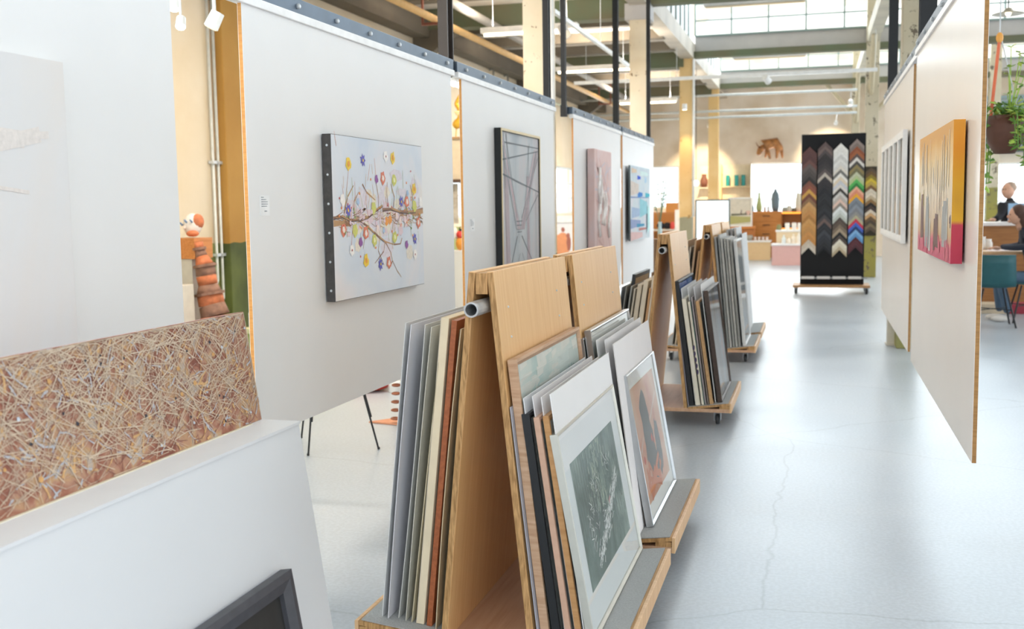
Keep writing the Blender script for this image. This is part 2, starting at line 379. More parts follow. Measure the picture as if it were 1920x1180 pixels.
# diagonal braces on the right-hand columns
for (a, c) in (((0.98, 21.9, 3.5), (0.98, 20.9, 4.48)), ((0.92, 28.1, 3.4), (0.92, 27.0, 4.48)), ((1.1, 22.0, 3.2), (2.2, 22.0, 4.36)), ((0.85, 28.2, 3.6), (0.2, 28.1, 4.36)), ((.98, 11.3, 3.2), (.98, 12.5, 4.48))):
    tag(B().tube([a, c], 0.05, 6).out('beam_brace_beam', M('#c9bb9c', 0.6)), kind='structure')
# ================================================================ hanging display panels
def hang_panel(name, label, side, x, y0, y1, z0, z1, edge, face=WHITE, rail=True, over=(0.12, 0.03), nb=7, z1far=None):
    """side=+1: the shown face looks towards +X; x is that face"""
    s = side; t = thing(name, label, 'panel', (x, (y0+y1)/2, z0), 'white hanging display panels'); e = 0.0015
    B().box(min(x-s*e, x-s*0.0165), max(x-s*e, x-s*0.0165), y0, y1, z0, z1).out('board', edge, t)
    B().box(min(x, x-s*e), max(x, x-s*e), y0+0.0005, y1-0.0005, z0+0.0005, z1).out('white_face', face, t)
    B().box(min(x-s*0.0165, x-s*0.018), max(x-s*0.0165, x-s*0.018), y0+0.0005, y1-0.0005, z0+0.0005, z1).out('back_face', face, t)
    if rail:
        a, c = (x-s*0.03, x+s*0.012); a, c = min(a, c), max(a, c)
        B().box(a, c, y0-over[0], y1+over[1], z1-0.002, z1+0.032).out('clamp_strip', M('#f0f0f0', 0.35), t, bevel=0.003)
        a, c = (x-s*0.06, x+s*0.004); a, c = min(a, c), max(a, c)
        r = B().box(a, c, y0-over[0], y1+over[1], z1+0.032, z1+0.095).out('steel_rail', STEEL, t, bevel=0.003)
        proto = None
        for i in range(nb):
            yy = y0+0.08+(y1-y0-0.16)*i/(nb-1); xx = x+s*0.004
            if proto is None:
                p0 = yy; proto = B().lathe((xx, yy, z1+0.062), [(0.011, 0), (0.011, s*0.009), (0.007, s*0.013)], 8, 'x').out('bolt', BOLT, t)
            else:
                q = proto.copy(); COL.objects.link(q); q.parent = t; q.location = (0, yy-p0, 0)
    return t
ZP0, ZP1 = 0.552, 2.235
hang_panel('hanging_display', 'white hanging panel carrying the very pale beige painting, behind the straw painting', 1, -2.1, 0.83, 3.27, ZP0, 2.6, EDGE, rail=False)
hang_panel('hanging_display', 'white hanging panel carrying the flower branch painting', 1, -2.1, 3.745, 6.19, ZP0, ZP1, EDGE, over=(0.14, 0.04))
hang_panel('hanging_display', 'white hanging panel carrying the tall grey line painting in a black frame', 1, -2.1, 6.39, 8.80, ZP0, ZP1, EDGE, over=(0.09, 0.06))
hang_panel('hanging_display', 'white hanging panel carrying the pink relief painting', 1, -2.1, 9.57, 11.99, ZP0, ZP1, EDGE, over=(0.05, 0.03))
hang_panel('hanging_display', 'white hanging panel carrying the glossy blue painting', 1, -2.1, 12.13, 14.53, ZP0, ZP1, EDGE, over=(0.03, 0.03))
ZR0, ZR1 = 0.45, 2.34
hang_panel('hanging_display', 'white hanging panel carrying the yellow and pink painting', -1, 0.585, 4.37, 7.15, ZR0, ZR1, EDGE2, WARMWHITE)
hang_panel('hanging_display', 'white hanging panel carrying the row of narrow white frames', -1, 0.60, 7.585, 10.64, ZR0, ZR1, EDGE2, WARMWHITE, over=(0.35, 0.05))
hang_panel('hanging_display', 'white hanging panel at the outer edge, bare, only its end showing', -1, 0.645, 1.2, 3.60, ZR0, ZR1, EDGE2, WARMWHITE)
def post(label, x, y, wx, wy, z0, z1, mat=POSTM):
    t = thing('hanging_post', label, 'post', (x, y, z0), 'dark steel hanging posts'); h = wx/2; k = wy/2
    B().box(x-h, x+h, y-k, y-k+0.012, z0, z1).out('flange', mat, t)
    B().box(x-h, x+h, y+k-0.012, y+k, z0, z1).out('flange', mat, t)
    B().box(x-0.006, x+0.006, y-k+0.012, y+k-0.012, z0, z1).out('web', mat, t)
    B().box(x-h-0.006, x+h+0.006, y-k-0.006, y+k+0.006, z0-0.10, z0).out('foot_clamp', BLACKM, t)
    return t
post('dark brown steel post between the flower panel and the grey line panel', -2.16, 6.285, 0.06, 0.11, 2.34, 4.75)
post('black steel post at the near end of the flower panel', -2.16, 3.63, 0.06, 0.08, 2.34, 4.75, BLACKM)
post('black steel post beside the cream column at the end of the grey line panel', -2.16, 8.84, 0.05, 0.07, 2.34, 4.75, BLACKM)
post('thin black steel post at the near end of the pink relief panel', -2.16, 9.46, 0.04, 0.05, 2.34, 4.75, BLACKM)
post('black steel post between the pink relief panel and the blue painting panel', -2.16, 12.06, 0.06, 0.07, 2.34, 4.75, BLACKM)
post('thin black steel post at the far end of the blue painting panel', -2.16, 14.5, 0.05, 0.05, 2.34, 4.75, BLACKM)
post('broad black steel post between the yellow painting panel and the narrow frames panel', 0.66, 7.37, 0.10, 0.10, 2.45, 5.0, BLACKM)
post('black steel post at the far end of the narrow frames panel', 0.66, 10.62, 0.08, 0.08, 2.45, 5.0, BLACKM)
# ================================================================ artwork helpers
class Plane:
    def __init__(s, p, u, v, n): s.p, s.u, s.v, s.n = Vector(p), Vector(u), Vector(v), Vector(n).normalized()
    def at(s, a, b, h=0.0): return s.p+s.u*a+s.v*b+s.n*h
def strokes(pl, segs, h=0.0008):
    b = B(); lu, lv = pl.u.length, pl.v.length
    for i, (a0, b0, a1, b1, wd) in enumerate(segs):
        dx, dy = (a1-a0)*lu, (b1-b0)*lv; d = math.hypot(dx, dy) or 1; px, py = -dy/d*wd/2/lu, dx/d*wd/2/lv; hh = h+(i % 7)*0.00012
        b.quad(pl.at(a0+px, b0+py, hh), pl.at(a0-px, b0-py, hh), pl.at(a1-px*0.6, b1-py*0.6, hh), pl.at(a1+px*0.6, b1+py*0.6, hh))
    return b
def blobs(pl, items, h=0.0012, jag=0.25, n=11, rnd=random):
    b = B(); lu, lv = pl.u.length, pl.v.length
    for i, (a, c, r) in enumerate(items):
        r0, r1 = (r, r) if not hasattr(r, '__len__') else r; hh = h+(i % 5)*0.00015
        vs = []
        for k in range(n):
            t = 2*math.pi*k/n; q = 1-jag*(k % 2)+rnd.uniform(-0.12, 0.12)
            vs.append(pl.at(a+math.cos(t)*r0*q/lu, c+math.sin(t)*r1*q/lv, hh))
        b.add(vs, [tuple(range(n))])
    return b
def canvas_mat(name, stops, scale=3.0, stretch=(1, 1, 1), detail=6, rough=0.6, distort=0.8, bump=0.15):
    m, nt, b, N, L = nodes_of(name); b.inputs['Roughness'].default_value = rough; b.inputs['Specular IOR Level'].default_value = 0.2
    tc = N('ShaderNodeTexCoord'); mp = N('ShaderNodeMapping'); mp.inputs['Scale'].default_value = stretch; L(tc.outputs['Object'], mp.inputs[0])
    n = N('ShaderNodeTexNoise'); n.inputs['Scale'].default_value = scale; n.inputs['Detail'].default_value = detail; n.inputs['Distortion'].default_value = distort
    L(mp.outputs[0], n.inputs[0]); r = ramp(nt, stops); L(n.outputs[0], r.inputs[0]); L(r.outputs[0], b.inputs['Base Color'])
    bp = N('ShaderNodeBump'); bp.inputs['Strength'].default_value = bump; bp.inputs['Distance'].default_value = 0.004; L(n.outputs[0], bp.inputs['Height']); L(bp.outputs[0], b.inputs['Normal'])
    return m
def P(hexc, rough=0.55): return M(hexc, rough, 0, 0.08, 60)
# ---------------------------------------------------------------- flower painting
def flower_painting():
    x = -2.052; y0, y1, z0, z1 = 4.395, 5.53, 1.04, 1.782; rn = random.Random(3)
    t = thing('flower_painting', 'pale blue painting of a flowering branch with yellow, violet and red blooms, dark nailed edge', 'painting', (x-0.03, (y0+y1)/2, z0))
    B().box(x-0.042, x-0.001, y0, y1, z0, z1).out('stretcher', M('#4d4a48', 0.7, var=0.2, scale=30), t)
    cv = canvas_mat('flower_canvas', [(0.32, '#cfdbea'), (0.5, '#dde4ed'), (0.62, '#e8e6ea'), (0.75, '#ebe6d9')], 1.6, (1, 1, 1))
    B().box(x-0.001, x, y0+0.002, y1-0.002, z0+0.002, z1-0.002).out('canvas', cv, t)
    for k in range(6): B().ball((x-0.02, y0-0.001, z0+0.05+k*(z1-z0-0.1)/5), 0.006, 8, 5).out('nail', BOLT, t)
    pl = Plane((x, y0, z0), (0, y1-y0, 0), (0, 0, z1-z0), (1, 0, 0))
    br = []
    def limb(pts, w):
        for (a, b), (c, d) in zip(pts, pts[1:]): br.append((a, b, c, d, w))
    limb([(0.0, .5), (.08, .51), (.16, .485), (.25, .485), (.34, .5), (.42, .54), (.5, .575)], .016)
    limb([(.25, .485), (.32, .45), (.40, .40), (.46, .365), (.52, .335)], .013)
    limb([(.50, .545), (.6, .55), (.7, .53), (.8, .525), (.9, .53), (1.0, .55)], .02)
    limb([(0, .47), (.1, .47), (.17, .46)], .03); limb([(.86, .52), (1, .53)], .035)
    limb([(.29, .71), (.33, .66), (.42, .61)], .01); limb([(.1, .53), (.14, .63), (.2, .7)], .008)
    limb([(.2, .5), (.2, .6), (.25, .66)], .006); limb([(.62, .55), (.64, .63), (.6, .72)], .008); limb([(.57, .56), (.55, .66), (.56, .73)], .007)
    limb([(.52, .335), (.58, .26), (.6, .2), (.56, .15)], .008); limb([(.52, .335), (.5, .27), (.4, .2)], .006); limb([(.46, .36), (.44, .28), (.5, .18)], .005)
    limb([(.52, .335), (.62, .31), (.7, .31), (.72, .35)], .008); limb([(.78, .52), (.77, .47), (.75, .42)], .007); limb([(.80, .53), (.76, .6), (.8, .68)], .007)
    limb([(.9, .55), (.86, .65), (.84, .72)], .008); limb([(.35, .46), (.3, .38), (.28, .3)], .004); limb([(.45, .53), (.46, .62), (.43, .75)], .006); limb([(.6, .2), (.65, .13), (.7, .08)], .005)
    for _ in range(150):
        a = rn.random(); b = .5+rn.gauss(0, .03); ang = rn.uniform(-.6, .6); l = rn.uniform(.03, .09); br.append((a, b, min(a+l*math.cos(ang), .995), b+l*math.sin(ang), rn.uniform(.002, .005)))
    strokes(pl, br[::2]).out('branch_paint', P('#8d6248'), t); strokes(pl, br[1::2], 0.001).out('branch_paint', P('#b98e5e'), t)
    dk = [(a, b-.006, c, d-.008, wd*.3) for a, b, c, d, wd in br[:14]]; strokes(pl, dk, 0.0016).out('branch_paint', P('#4b3434'), t)
    blobs(pl, [(rn.uniform(.12, .9), .5+rn.gauss(0, .1), (rn.uniform(.03, .09), rn.uniform(.02, .06))) for _ in range(26)], .0003, .15, 13, rn).out('bloom_paint', P('#dcd6e0'), t)
    blobs(pl, [(rn.uniform(.15, .9), .5+rn.gauss(0, .09), (rn.uniform(.02, .06), rn.uniform(.02, .05))) for _ in range(22)], .0005, .15, 13, rn).out('bloom_paint', P('#e6dfd2'), t)
    blobs(pl, [(rn.uniform(.1, .9), .5+rn.gauss(0, .06), (rn.uniform(.01, .04), rn.uniform(.01, .03))) for _ in range(22)], .0007, .15, 13, rn).out('bloom_paint', P('#e0c9d0'), t)
    tw = []
    for _ in range(80):
        a = rn.uniform(.03, .95); b = .52+rn.gauss(0, .12); l = rn.uniform(.05, .14); d = rn.uniform(1.1, 2.0); tw.append((a, b, a+l*math.cos(d)*.6, b+l*math.sin(d), .0035))
    strokes(pl, tw[:30]).out('stem_paint', P('#a9b46a'), t); strokes(pl, tw[30:58]).out('stem_paint', P('#d9b07a'), t); strokes(pl, tw[58:]).out('stem_paint', P('#d98f6a'), t)
    W = lambda lst, col, r, jag=.2, h=.002, n=11: blobs(pl, [(a, b, (r*.95, r*1.0)) for a, b in lst], h, jag, n, rn).out('bloom_paint', P(col), t)
    vio = [(.30, .86), (.14, .545), (.72, .60), (.88, .335), (.46, .19)]; W(vio, '#5d57b8', .034, .4, n=14); W(vio, '#f0d23c', .008, .1, .003)
    yel = [(.155, .83), (.63, .895), (.885, .69), (.305, .225)]; W(yel, '#f2cf3a', .034); W(yel, '#e79a2c', .015, .2, .003)
    W([(.64, .745), (.40, .56), (.63, .36), (.885, .57), (.20, .42), (.40, .35)], '#cfd06a', .034); W([(.64, .745), (.63, .36), (.4, .35)], '#eef0b8', .014, .2, .003)
    red = [(.51, .755), (.09, .43), (.31, .40), (.555, .19), (.93, .45), (.79, .6)]; W(red, '#dd7a5c', .034); W(red, '#f4e2d8', .017, .2, .003)
    W([(.44, .745), (.255, .345), (.775, .30)], '#8e4f9c', .024)
    W([(.55, .90), (.165, .30), (.88, .225), (.97, .595), (.09, .61)], '#f6f2ee', .03); W([(.55, .90), (.165, .30), (.88, .225)], '#a44048', .006, .1, .003)
    W([(.58, .48), (.54, .47)], '#ee9b3c', .026); W([(.76, .48), (.7, .47), (.44, .42), (.66, .5)], '#f1dcd6', .022)
    W([(.24, .60), (.505, .41), (.8, .66)], '#a9c4e2', .018)
    W([(rn.uniform(.03, .97), .5+rn.gauss(0, .14)) for _ in range(22)], '#ef8b35', .007, .1)
    W([(rn.uniform(.03, .97), .5+rn.gauss(0, .12)) for _ in range(16)], '#c93f3a', .006, .1)
    W([(rn.uniform(.03, .97), .5+rn.gauss(0, .05)) for _ in range(18)], '#e7cdd8', .012, .2); W([(rn.uniform(.03, .97), .5+rn.gauss(0, .06)) for _ in range(14)], '#7f9a4a', .008, .2)
flower_painting()
# ---------------------------------------------------------------- grey line painting
def grey_painting():
    x = -2.048; y0, y1, z0, z1 = 7.07, 8.14, 0.98, 1.985
    t = thing('line_painting', 'tall grey and pink painting of crossing lines in a black frame with gilt lip', 'painting', (x-.03, (y0+y1)/2, z0))
    B().ring((x-.05, y0, z0), (0, y1-y0, 0), (0, 0, z1-z0), (.045, 0, 0), .022).out('frame', M('#15191b', .5), t)
    B().ring((x-.004, y0+.001, z0+.001), (0, y1-y0-.002, 0), (0, 0, z1-z0-.002), (.005, 0, 0), .017).out('gilt_lip', M('#cdbb93', .4, .3), t)
    cv = canvas_mat('grey_canvas', [(.3, '#aab3bb'), (.5, '#c2c7cb'), (.62, '#cdc6c9'), (.75, '#d3dbe2')], 2.2, (1, 1, .6))
    B().box(x-.03, x-.012, y0+.02, y1-.02, z0+.02, z1-.02).out('canvas', cv, t)
    pl = Plane((x-.012, y0+.02, z0+.02), (0, y1-y0-.04, 0), (0, 0, z1-z0-.04), (1, 0, 0)); rn = random.Random(5)
    pk = []
    for _ in range(26):
        s = rn.uniform(-.05, .05); pk.append((.03+s*.5, .95, .42+s, .30, rn.uniform(.004, .03)))
        pk.append((.93+s, .9, .52+s, .30, rn.uniform(.004, .03)))
    strokes(pl, pk[::3]).out('paint_line', P('#b8a7ad'), t); strokes(pl, pk[1::3], .0011).out('paint_line', P('#c9aeb6'), t); strokes(pl, pk[2::3], .0013).out('paint_line', P('#9fa3a9'), t)
    low = [(.1+.03*i, .02, .1+.02*i, .75, .02) for i in range(4)]+[(.66+.03*i, .05, .66+.02*i, .7, .02) for i in range(3)]
    strokes(pl, low, .001).out('paint_line', P('#c7b3bb'), t)
    dk = [(.0, .925, 1, .925, .012), (.02, .80, .98, .9, .012), (.02, .70, 1, .58, .014), (.06, .99, .1, .6, .008), (.13, .99, .2, .55, .008), (.73, .95, .6, .5, .006), (.70, .93, .72, .5, .006),
          (.98, .85, .5, .38, .01), (.97, .56, .62, .36, .008), (.38, .38, .12, .98, .009), (.36, .36, .52, .36, .008), (.36, .33, .5, .33, .008), (.38, .28, .5, .28, .008), (.38, .25, .2, .02, .01), (.5, .25, .82, .02, .01), (.42, .38, .42, .2, .006), (.05, .9, .12, .05, .006), (.9, .6, .9, .05, .006), (.5, .12, .6, .02, .006), (.45, .12, .36, .02, .006)]
    strokes(pl, dk, .0018).out('paint_line', P('#5c646b'), t)
grey_painting()
# ---------------------------------------------------------------- pink relief, blue glossy, pale beige
def pink_relief():
    x = -2.02; y0, y1, z0, z1 = 10.12, 11.0, .93, 1.99; rn = random.Random(8)
    t = thing('relief_painting', 'deep pink canvas with white folded relief, on the panel beside the cream column', 'painting', (x-.04, (y0+y1)/2, z0))
    B().box(x-.07, x, y0, y1, z0, z1).out('canvas', canvas_mat('pink_canvas', [(.3, '#d9b7b2'), (.55, '#e3c6c2'), (.75, '#dccfd3')], 3, (1, 1, .7)), t, bevel=.008)
    pl = Plane((x, y0, z0), (0, y1-y0, 0), (0, 0, z1-z0), (1, 0, 0))
    for i in range(7):
        a = rn.uniform(.15, .8); b = rn.uniform(.1, .55); pts = [pl.at(a+.05*math.sin(k*.9+i), b+k*.05, .001+.006*math.sin(k/6*math.pi)) for k in range(7)]
        B().tube(pts, .019, 9).out('white_fold', M('#fbf7f5', .35), t, smooth=True)
    strokes(pl, [(rn.uniform(0, .9), rn.uniform(.5, .9), rn.uniform(.1, 1), rn.uniform(.4, .95), rn.uniform(.01, .05)) for _ in range(16)], .001).out('paint_stroke', P('#cdbfc6'), t)
    strokes(pl, [(rn.uniform(0, .9), rn.uniform(.0, .9), rn.uniform(.1, 1), rn.uniform(.0, .95), rn.uniform(.01, .04)) for _ in range(12)], .0014).out('paint_stroke', P('#cfa59f'), t)
pink_relief()
def blue_glossy():
    x = -2.04; y0, y1, z0, z1 = 12.30, 13.78, 1.04, 1.905; rn = random.Random(11)
    t = thing('glossy_painting', 'glossy painting with blue, teal and pink blocks on the last panel of the row', 'painting', (x-.03, (y0+y1)/2, z0))
    B().box(x-.022, x-.001, y0, y1, z0, z1).out('backing', M('#5d6a70', .5), t)
    B().box(x-.001, x, y0, y1, z0, z1).out('painted_face', canvas_mat('glossy_canvas', [(.3, '#b8c4cf'), (.5, '#c9d3d6'), (.7, '#d9cfd3')], 3, rough=.65), t)
    pl = Plane((x, y0, z0), (0, y1-y0, 0), (0, 0, z1-z0), (1, 0, 0))
    def R(a0, a1, b0, b1, col): strokes(pl, [(a0, (b0+b1)/2, a1, (b0+b1)/2, (b1-b0)*pl.v.length)], .0006+rn.random()*.0015).out('paint_block', M(col, .65, 0, .1, 20, spec=.15), t)
    for a in ((0, .95, .57, .59, '#7d8fb5'), (.05, .55, .30, .45, '#9fb3cc'), (.45, .85, .30, .57, '#8ec3cc'), (.35, .6, .58, .66, '#2f7bc4'), (.75, 1, .58, .65, '#3fb0c0'), (.33, .5, .82, .88, '#3058c8'), (.72, .82, .78, .88, '#a9c9dd'), (.0, .6, .0, .12, '#d9b6b2'),
              (0, .5, .16, .29, '#8f9dc0'), (.0, .4, .6, .8, '#d0c3b8'), (.8, .88, .05, .55, '#2f5560'), (.88, 1, .05, .5, '#bfe3e0'), (.1, .2, .22, .27, '#c05a50'), (.3, .7, .17, .22, '#3f8fb0'), (.05, .3, .9, .97, '#d9c2a9'), (.5, .9, .88, .95, '#c9dcd9'), (.4, .8, .12, .16, '#b7746c')): R(*a)
blue_glossy()
def beige_painting():
    x = -2.07; y0, y1, z0, z1 = 1.2, 2.67, .93, 1.878
    t = thing('pale_painting', 'very pale beige painting on the near white panel above the straw painting', 'painting', (x, (y0+y1)/2, z0))
    B().box(x-.03, x-.001, y0, y1, z0, z1).out('stretcher', M('#eceae6', .7), t)
    B().box(x-.001, x, y0, y1, z0, z1).out('canvas', canvas_mat('pale_canvas', [(.35, '#dfe0e3'), (.5, '#e3e2e2'), (.7, '#e6dfd9')], 1.3, (1, 1, .5), bump=.3), t)
    pl = Plane((x, y0, z0), (0, y1-y0, 0), (0, 0, z1-z0), (1, 0, 0)); rn = random.Random(2)
    strokes(pl, [(rn.uniform(.35, .95), rn.uniform(.4, .8), rn.uniform(.3, .9), rn.uniform(.55, .98), rn.uniform(.01, .05)) for _ in range(14)], .0008).out('paint_stroke', P('#e4ddd8'), t)
beige_painting()
# ---------------------------------------------------------------- right-hand paintings
def yellow_painting():
    x = .53; y0, y1, z0, z1 = 4.72, 6.19, 1.193, 1.775; rn = random.Random(21)
    t = thing('yellow_painting', 'yellow, grey and pink abstract canvas with orange edge on the aisle panel', 'painting', (x+.03, (y0+y1)/2, z0))
    m, nt, b, N, L = nodes_of('yellow_canvas'); b.inputs['Roughness'].default_value = .5
    g = N('ShaderNodeNewGeometry'); sx = N('ShaderNodeSeparateXYZ'); L(g.outputs[0], sx.inputs[0]); mr = N('ShaderNodeMapRange'); mr.inputs[1].default_value = z0; mr.inputs[2].default_value = z1; L(sx.outputs[2], mr.inputs[0])
    nz = N('ShaderNodeTexNoise'); nz.inputs['Scale'].default_value = 5; nz.inputs['Detail'].default_value = 6; L(g.outputs[0], nz.inputs[0])
    ma = N('ShaderNodeMath'); ma.operation = 'MULTIPLY_ADD'; ma.inputs[1].default_value = .16; L(nz.outputs[0], ma.inputs[0]); L(mr.outputs[0], ma.inputs[2])
    r = ramp(nt, [(.0, '#c4486a'), (.2, '#cf5f78'), (.28, '#cfae80'), (.4, '#dcc8ae'), (.6, '#e6d8c0'), (.8, '#eccf96'), (.95, '#e3ae52'), (1, '#dba040')]); L(ma.outputs[0], r.inputs[0]); L(r.outputs[0], b.inputs['Base Color'])
    me, nt2, b2, N2, L2 = nodes_of('yellow_canvas_edge'); b2.inputs['Roughness'].default_value = .55
    g = N2('ShaderNodeNewGeometry'); sx = N2('ShaderNodeSeparateXYZ'); L2(g.outputs[0], sx.inputs[0]); mr = N2('ShaderNodeMapRange'); mr.inputs[1].default_value = z0; mr.inputs[2].default_value = z1; L2(sx.outputs[2], mr.inputs[0])
    r = ramp(nt2, [(.0, '#b02a48'), (.27, '#c23a50'), (.3, '#d9a520'), (.45, '#d09a22'), (.55, '#d8a01c'), (.8, '#dd8e18'), (1, '#e0982a')]); L2(mr.outputs[0], r.inputs[0]); L2(r.outputs[0], b2.inputs['Base Color'])
    B().box(x+.001, x+.045, y0, y1, z0, z1).out('stretcher_edge', me, t)
    B().box(x, x+.001, y0, y1, z0, z1).out('canvas', m, t)
    B().box(x+.045, x+.055, y0+.1, y1-.1, z0+.1, z1-.1).out('hanger_batten', M('#4c4038', .7), t)
    pl = Plane((x, y1, z0), (0, y0-y1, 0), (0, 0, z1-z0), (-1, 0, 0))
    def V(col, lst): strokes(pl, [(a, b0, a+rn.uniform(-.01, .01), b1, wd) for a, b0, b1, wd in lst], .001+rn.random()*.001).out('paint_stroke', P(col), t)
    V('#6f4f4c', [(.16, .12, .50, .16), (.12, .18, .46, .05), (.62, .08, .34, .18), (.56, .05, .3, .06)])
    V('#9fa3a4', [(.32, .05, .48, .18), (.36, .08, .42, .08), (.84, .1, .44, .18), (.8, .16, .4, .1)]); V('#cdd2cf', [(.35, .1, .5, .04), (.9, .12, .46, .05), (.42, .03, .3, .07)])
    V('#bcaf5a', [(.04, .45, .52, .08), (.2, .4, .54, .03)]); V('#d8d3c8', [(rn.uniform(.1, .95), rn.uniform(.5, .6), rn.uniform(.65, .95), rn.uniform(.01, .04)) for _ in range(12)])
    V('#eadfc4', [(rn.uniform(.05, .95), rn.uniform(.45, .6), rn.uniform(.7, .98), rn.uniform(.01, .03)) for _ in range(10)]); V('#b5a9a0', [(rn.uniform(.4, .9), rn.uniform(.3, .4), rn.uniform(.5, .8), .01) for _ in range(8)])
    V('#d36a7e', [(rn.uniform(.05, .95), rn.uniform(.0, .05), rn.uniform(.1, .2), rn.uniform(.02, .08)) for _ in range(9)]); V('#4a1f28', [(.98, .25, .34, .015), (.97, .28, .33, .02)])
yellow_painting()
def narrow_frames():
    x = .555; ya, yb, z0, z1 = 7.75, 10.2, 1.165, 1.93; n = 5; wd = (yb-ya)/n
    for i in range(n):
        y0 = ya+wd*i
        words = ['nearest', 'second', 'middle', 'fourth', 'farthest'][i]
        t = thing('narrow_frame', '%s narrow white picture frame in the row on the aisle panel' % words, 'picture frame', (x+.02, y0+wd/2, z0), 'narrow white frames on the panel')
        B().ring((x+.03, y0+.002, z0), (0, wd-.004, 0), (0, 0, z1-z0), (-.03, 0, 0), .05).out('frame', M('#efefee', .4), t)
        B().box(x+.012, x+.026, y0+.04, y0+wd-.04, z0+.04, z1-.04).out('print', canvas_mat('narrow_print', [(.3, '#e6e0da'), (.5, '#d3cdc6'), (.68, '#b3aea9'), (.8, '#d6b49c')] if i % 2 else [(.3, '#e0dad2'), (.6, '#c3beb7'), (.8, '#e0bba2')], 2.5, (1, 1, .5)), t)
        B().box(x+.008, x+.010, y0+.045, y0+wd-.045, z0+.045, z1-.045).out('glass', GLASS, t)
        B().box(x+.03, x+.045, y0+wd*.3, y0+wd*.7, z0+.1, z1-.1).out('backing', M('#6a6560', .7), t)
narrow_frames()
def card(label, x, y, z, w_, h_):
    t = thing('label_card', label, 'card', (x, y, z)); B().box(x, x+.002, y, y+w_, z, z+h_).out('card', M('#f1f2f3', .6), t)
    pl = Plane((x+.002, y, z), (0, w_, 0), (0, 0, h_), (1, 0, 0))
    strokes(pl, [(.12, .9-.11*i, .12+[.3, .55, .7, .7, .6][i], .9-.11*i, .004) for i in range(5)]+[(.42, .22, .7, .22, .006)], .0003).out('print', M('#9aa0a8', .7), t)
card('small white label card beside the flower painting', -2.1, 3.83, 1.43, .075, .08)
card('small white label card on the grey line painting panel', -2.1, 6.50, 1.30, .10, .08)
# ---------------------------------------------------------------- white sloped display bench, straw painting, dark frame
def bench():
    t = thing('display_bench', 'white sloping display bench with a narrow ledge in front of the near panel', 'bench', (-1.5, 1.9, 0)); y0, y1 = .6, 2.8
    f = B(); k = .146; zt = .833; xf = -1.436; prof = [(xf+zt*k, .0), (xf+.012*k, zt-.012), (xf, zt), (xf-.155, zt), (xf-.155-.01, zt), (-1.72, .0)]
    f.add([(a, y0, b) for a, b in prof]+[(a, y1, b) for a, b in prof], [tuple(range(6)), tuple(range(11, 5, -1))]+[(i, (i+1) % 6, 6+(i+1) % 6, 6+i) for i in range(6)])
    f.out('body', M('#e3e4e6', .45, var=.012, scale=2), t)
    B().box(-1.60, xf+.004, y0, y1+.003, zt, zt+.008).out('ledge', M('#eaebed', .4, var=.01), t)
bench()
def straw_painting():
    zb, zt = .842, 1.158; xb, xt = -1.555, -1.602; y0, y1 = .75, 2.80; rn = random.Random(31)
    t = thing('straw_painting', 'long brown canvas covered in tangled straw coloured strokes, on the white bench ledge', 'painting', (xb, 1.8, zb)); dv = Vector((xt-xb, 0, zt-zb)); n = Vector((zt-zb, 0, xb-xt)).normalized()
    base = Vector((xb, y0, zb)); B().par(base-n*.035, (0, y1-y0, 0), dv, n*.034).out('stretcher', M('#d9b0aa', .6), t)
    m = canvas_mat('straw_canvas', [(.3, '#8e5a4c'), (.42, '#a6705c'), (.5, '#b58a74'), (.58, '#c39c74'), (.66, '#bdb1a8'), (.78, '#d3ac78')], 11, (1, 1, 1), 8, .6, 1.5, .3)
    B().par(base-n*.001, (0, y1-y0, 0), dv, n*.001).out('canvas', m, t)
    B().par(base-n*.02+Vector((0, 0, -.004)), (0, y1-y0-.07, 0), dv*.012, n*.03).out('lower_lip', M('#e6dcc2', .6), t)
    pl = Plane(base, (0, y1-y0, 0), dv, n)
    def many(cnt, col, l0, l1, w0, w1, h):
        sg = []
        for _ in range(cnt):
            a, b = rn.random(), rn.random(); ang = rn.choice([rn.gauss(.6, .35), rn.gauss(2.5, .35), rn.uniform(0, 3.14)]); l = rn.uniform(l0, l1)
            da, db = math.cos(ang)*l/pl.u.length, math.sin(ang)*l/pl.v.length; c = rn.uniform(-.15, .15)
            p = [(a, b), (a+da*.5-db*c*.15, b+db*.5+da*c*6), (a+da, b+db)]; p = [(min(max(q, 0.002), .998), min(max(r, .01), .99)) for q, r in p]
            sg += [(p[0][0], p[0][1], p[1][0], p[1][1], rn.uniform(w0, w1)), (p[1][0], p[1][1], p[2][0], p[2][1], rn.uniform(w0, w1))]
        o = strokes(pl, sg, h).out('straw_strokes', P(col), t); o['kind'] = 'stuff'
    many(380, '#9a6452', .02, .10, .002, .006, .0006); many(600, '#bfa38e', .04, .16, .001, .0035, .0012); many(800, '#cfb69d', .04, .22, .0008, .003, .002); many(520, '#d8c3aa', .06, .28, .0008, .0028, .0028); many(260, '#b7b7bd', .015, .06, .002, .007, .0015); many(260, '#d3a670', .015, .06, .003, .009, .0014); many(200, '#8a5648', .02, .08, .001, .003, .0024)
    blobs(pl, [(rn.random(), rn.uniform(.08, .92), rn.uniform(.002, .007)) for _ in range(40)], .003, .35, 11, rn).out('paint_spatter', P('#34343f'), t)
    blobs(pl, [(rn.random(), rn.uniform(.08, .92), rn.uniform(.002, .006)) for _ in range(44)], .0031, .35, 11, rn).out('paint_spatter', P('#c9cfd8'), t)
    blobs(pl, [(rn.random(), rn.uniform(.08, .92), rn.uniform(.002, .009)) for _ in range(60)], .0029, .35, 11, rn).out('paint_spatter', P('#d3a062'), t)
straw_painting()
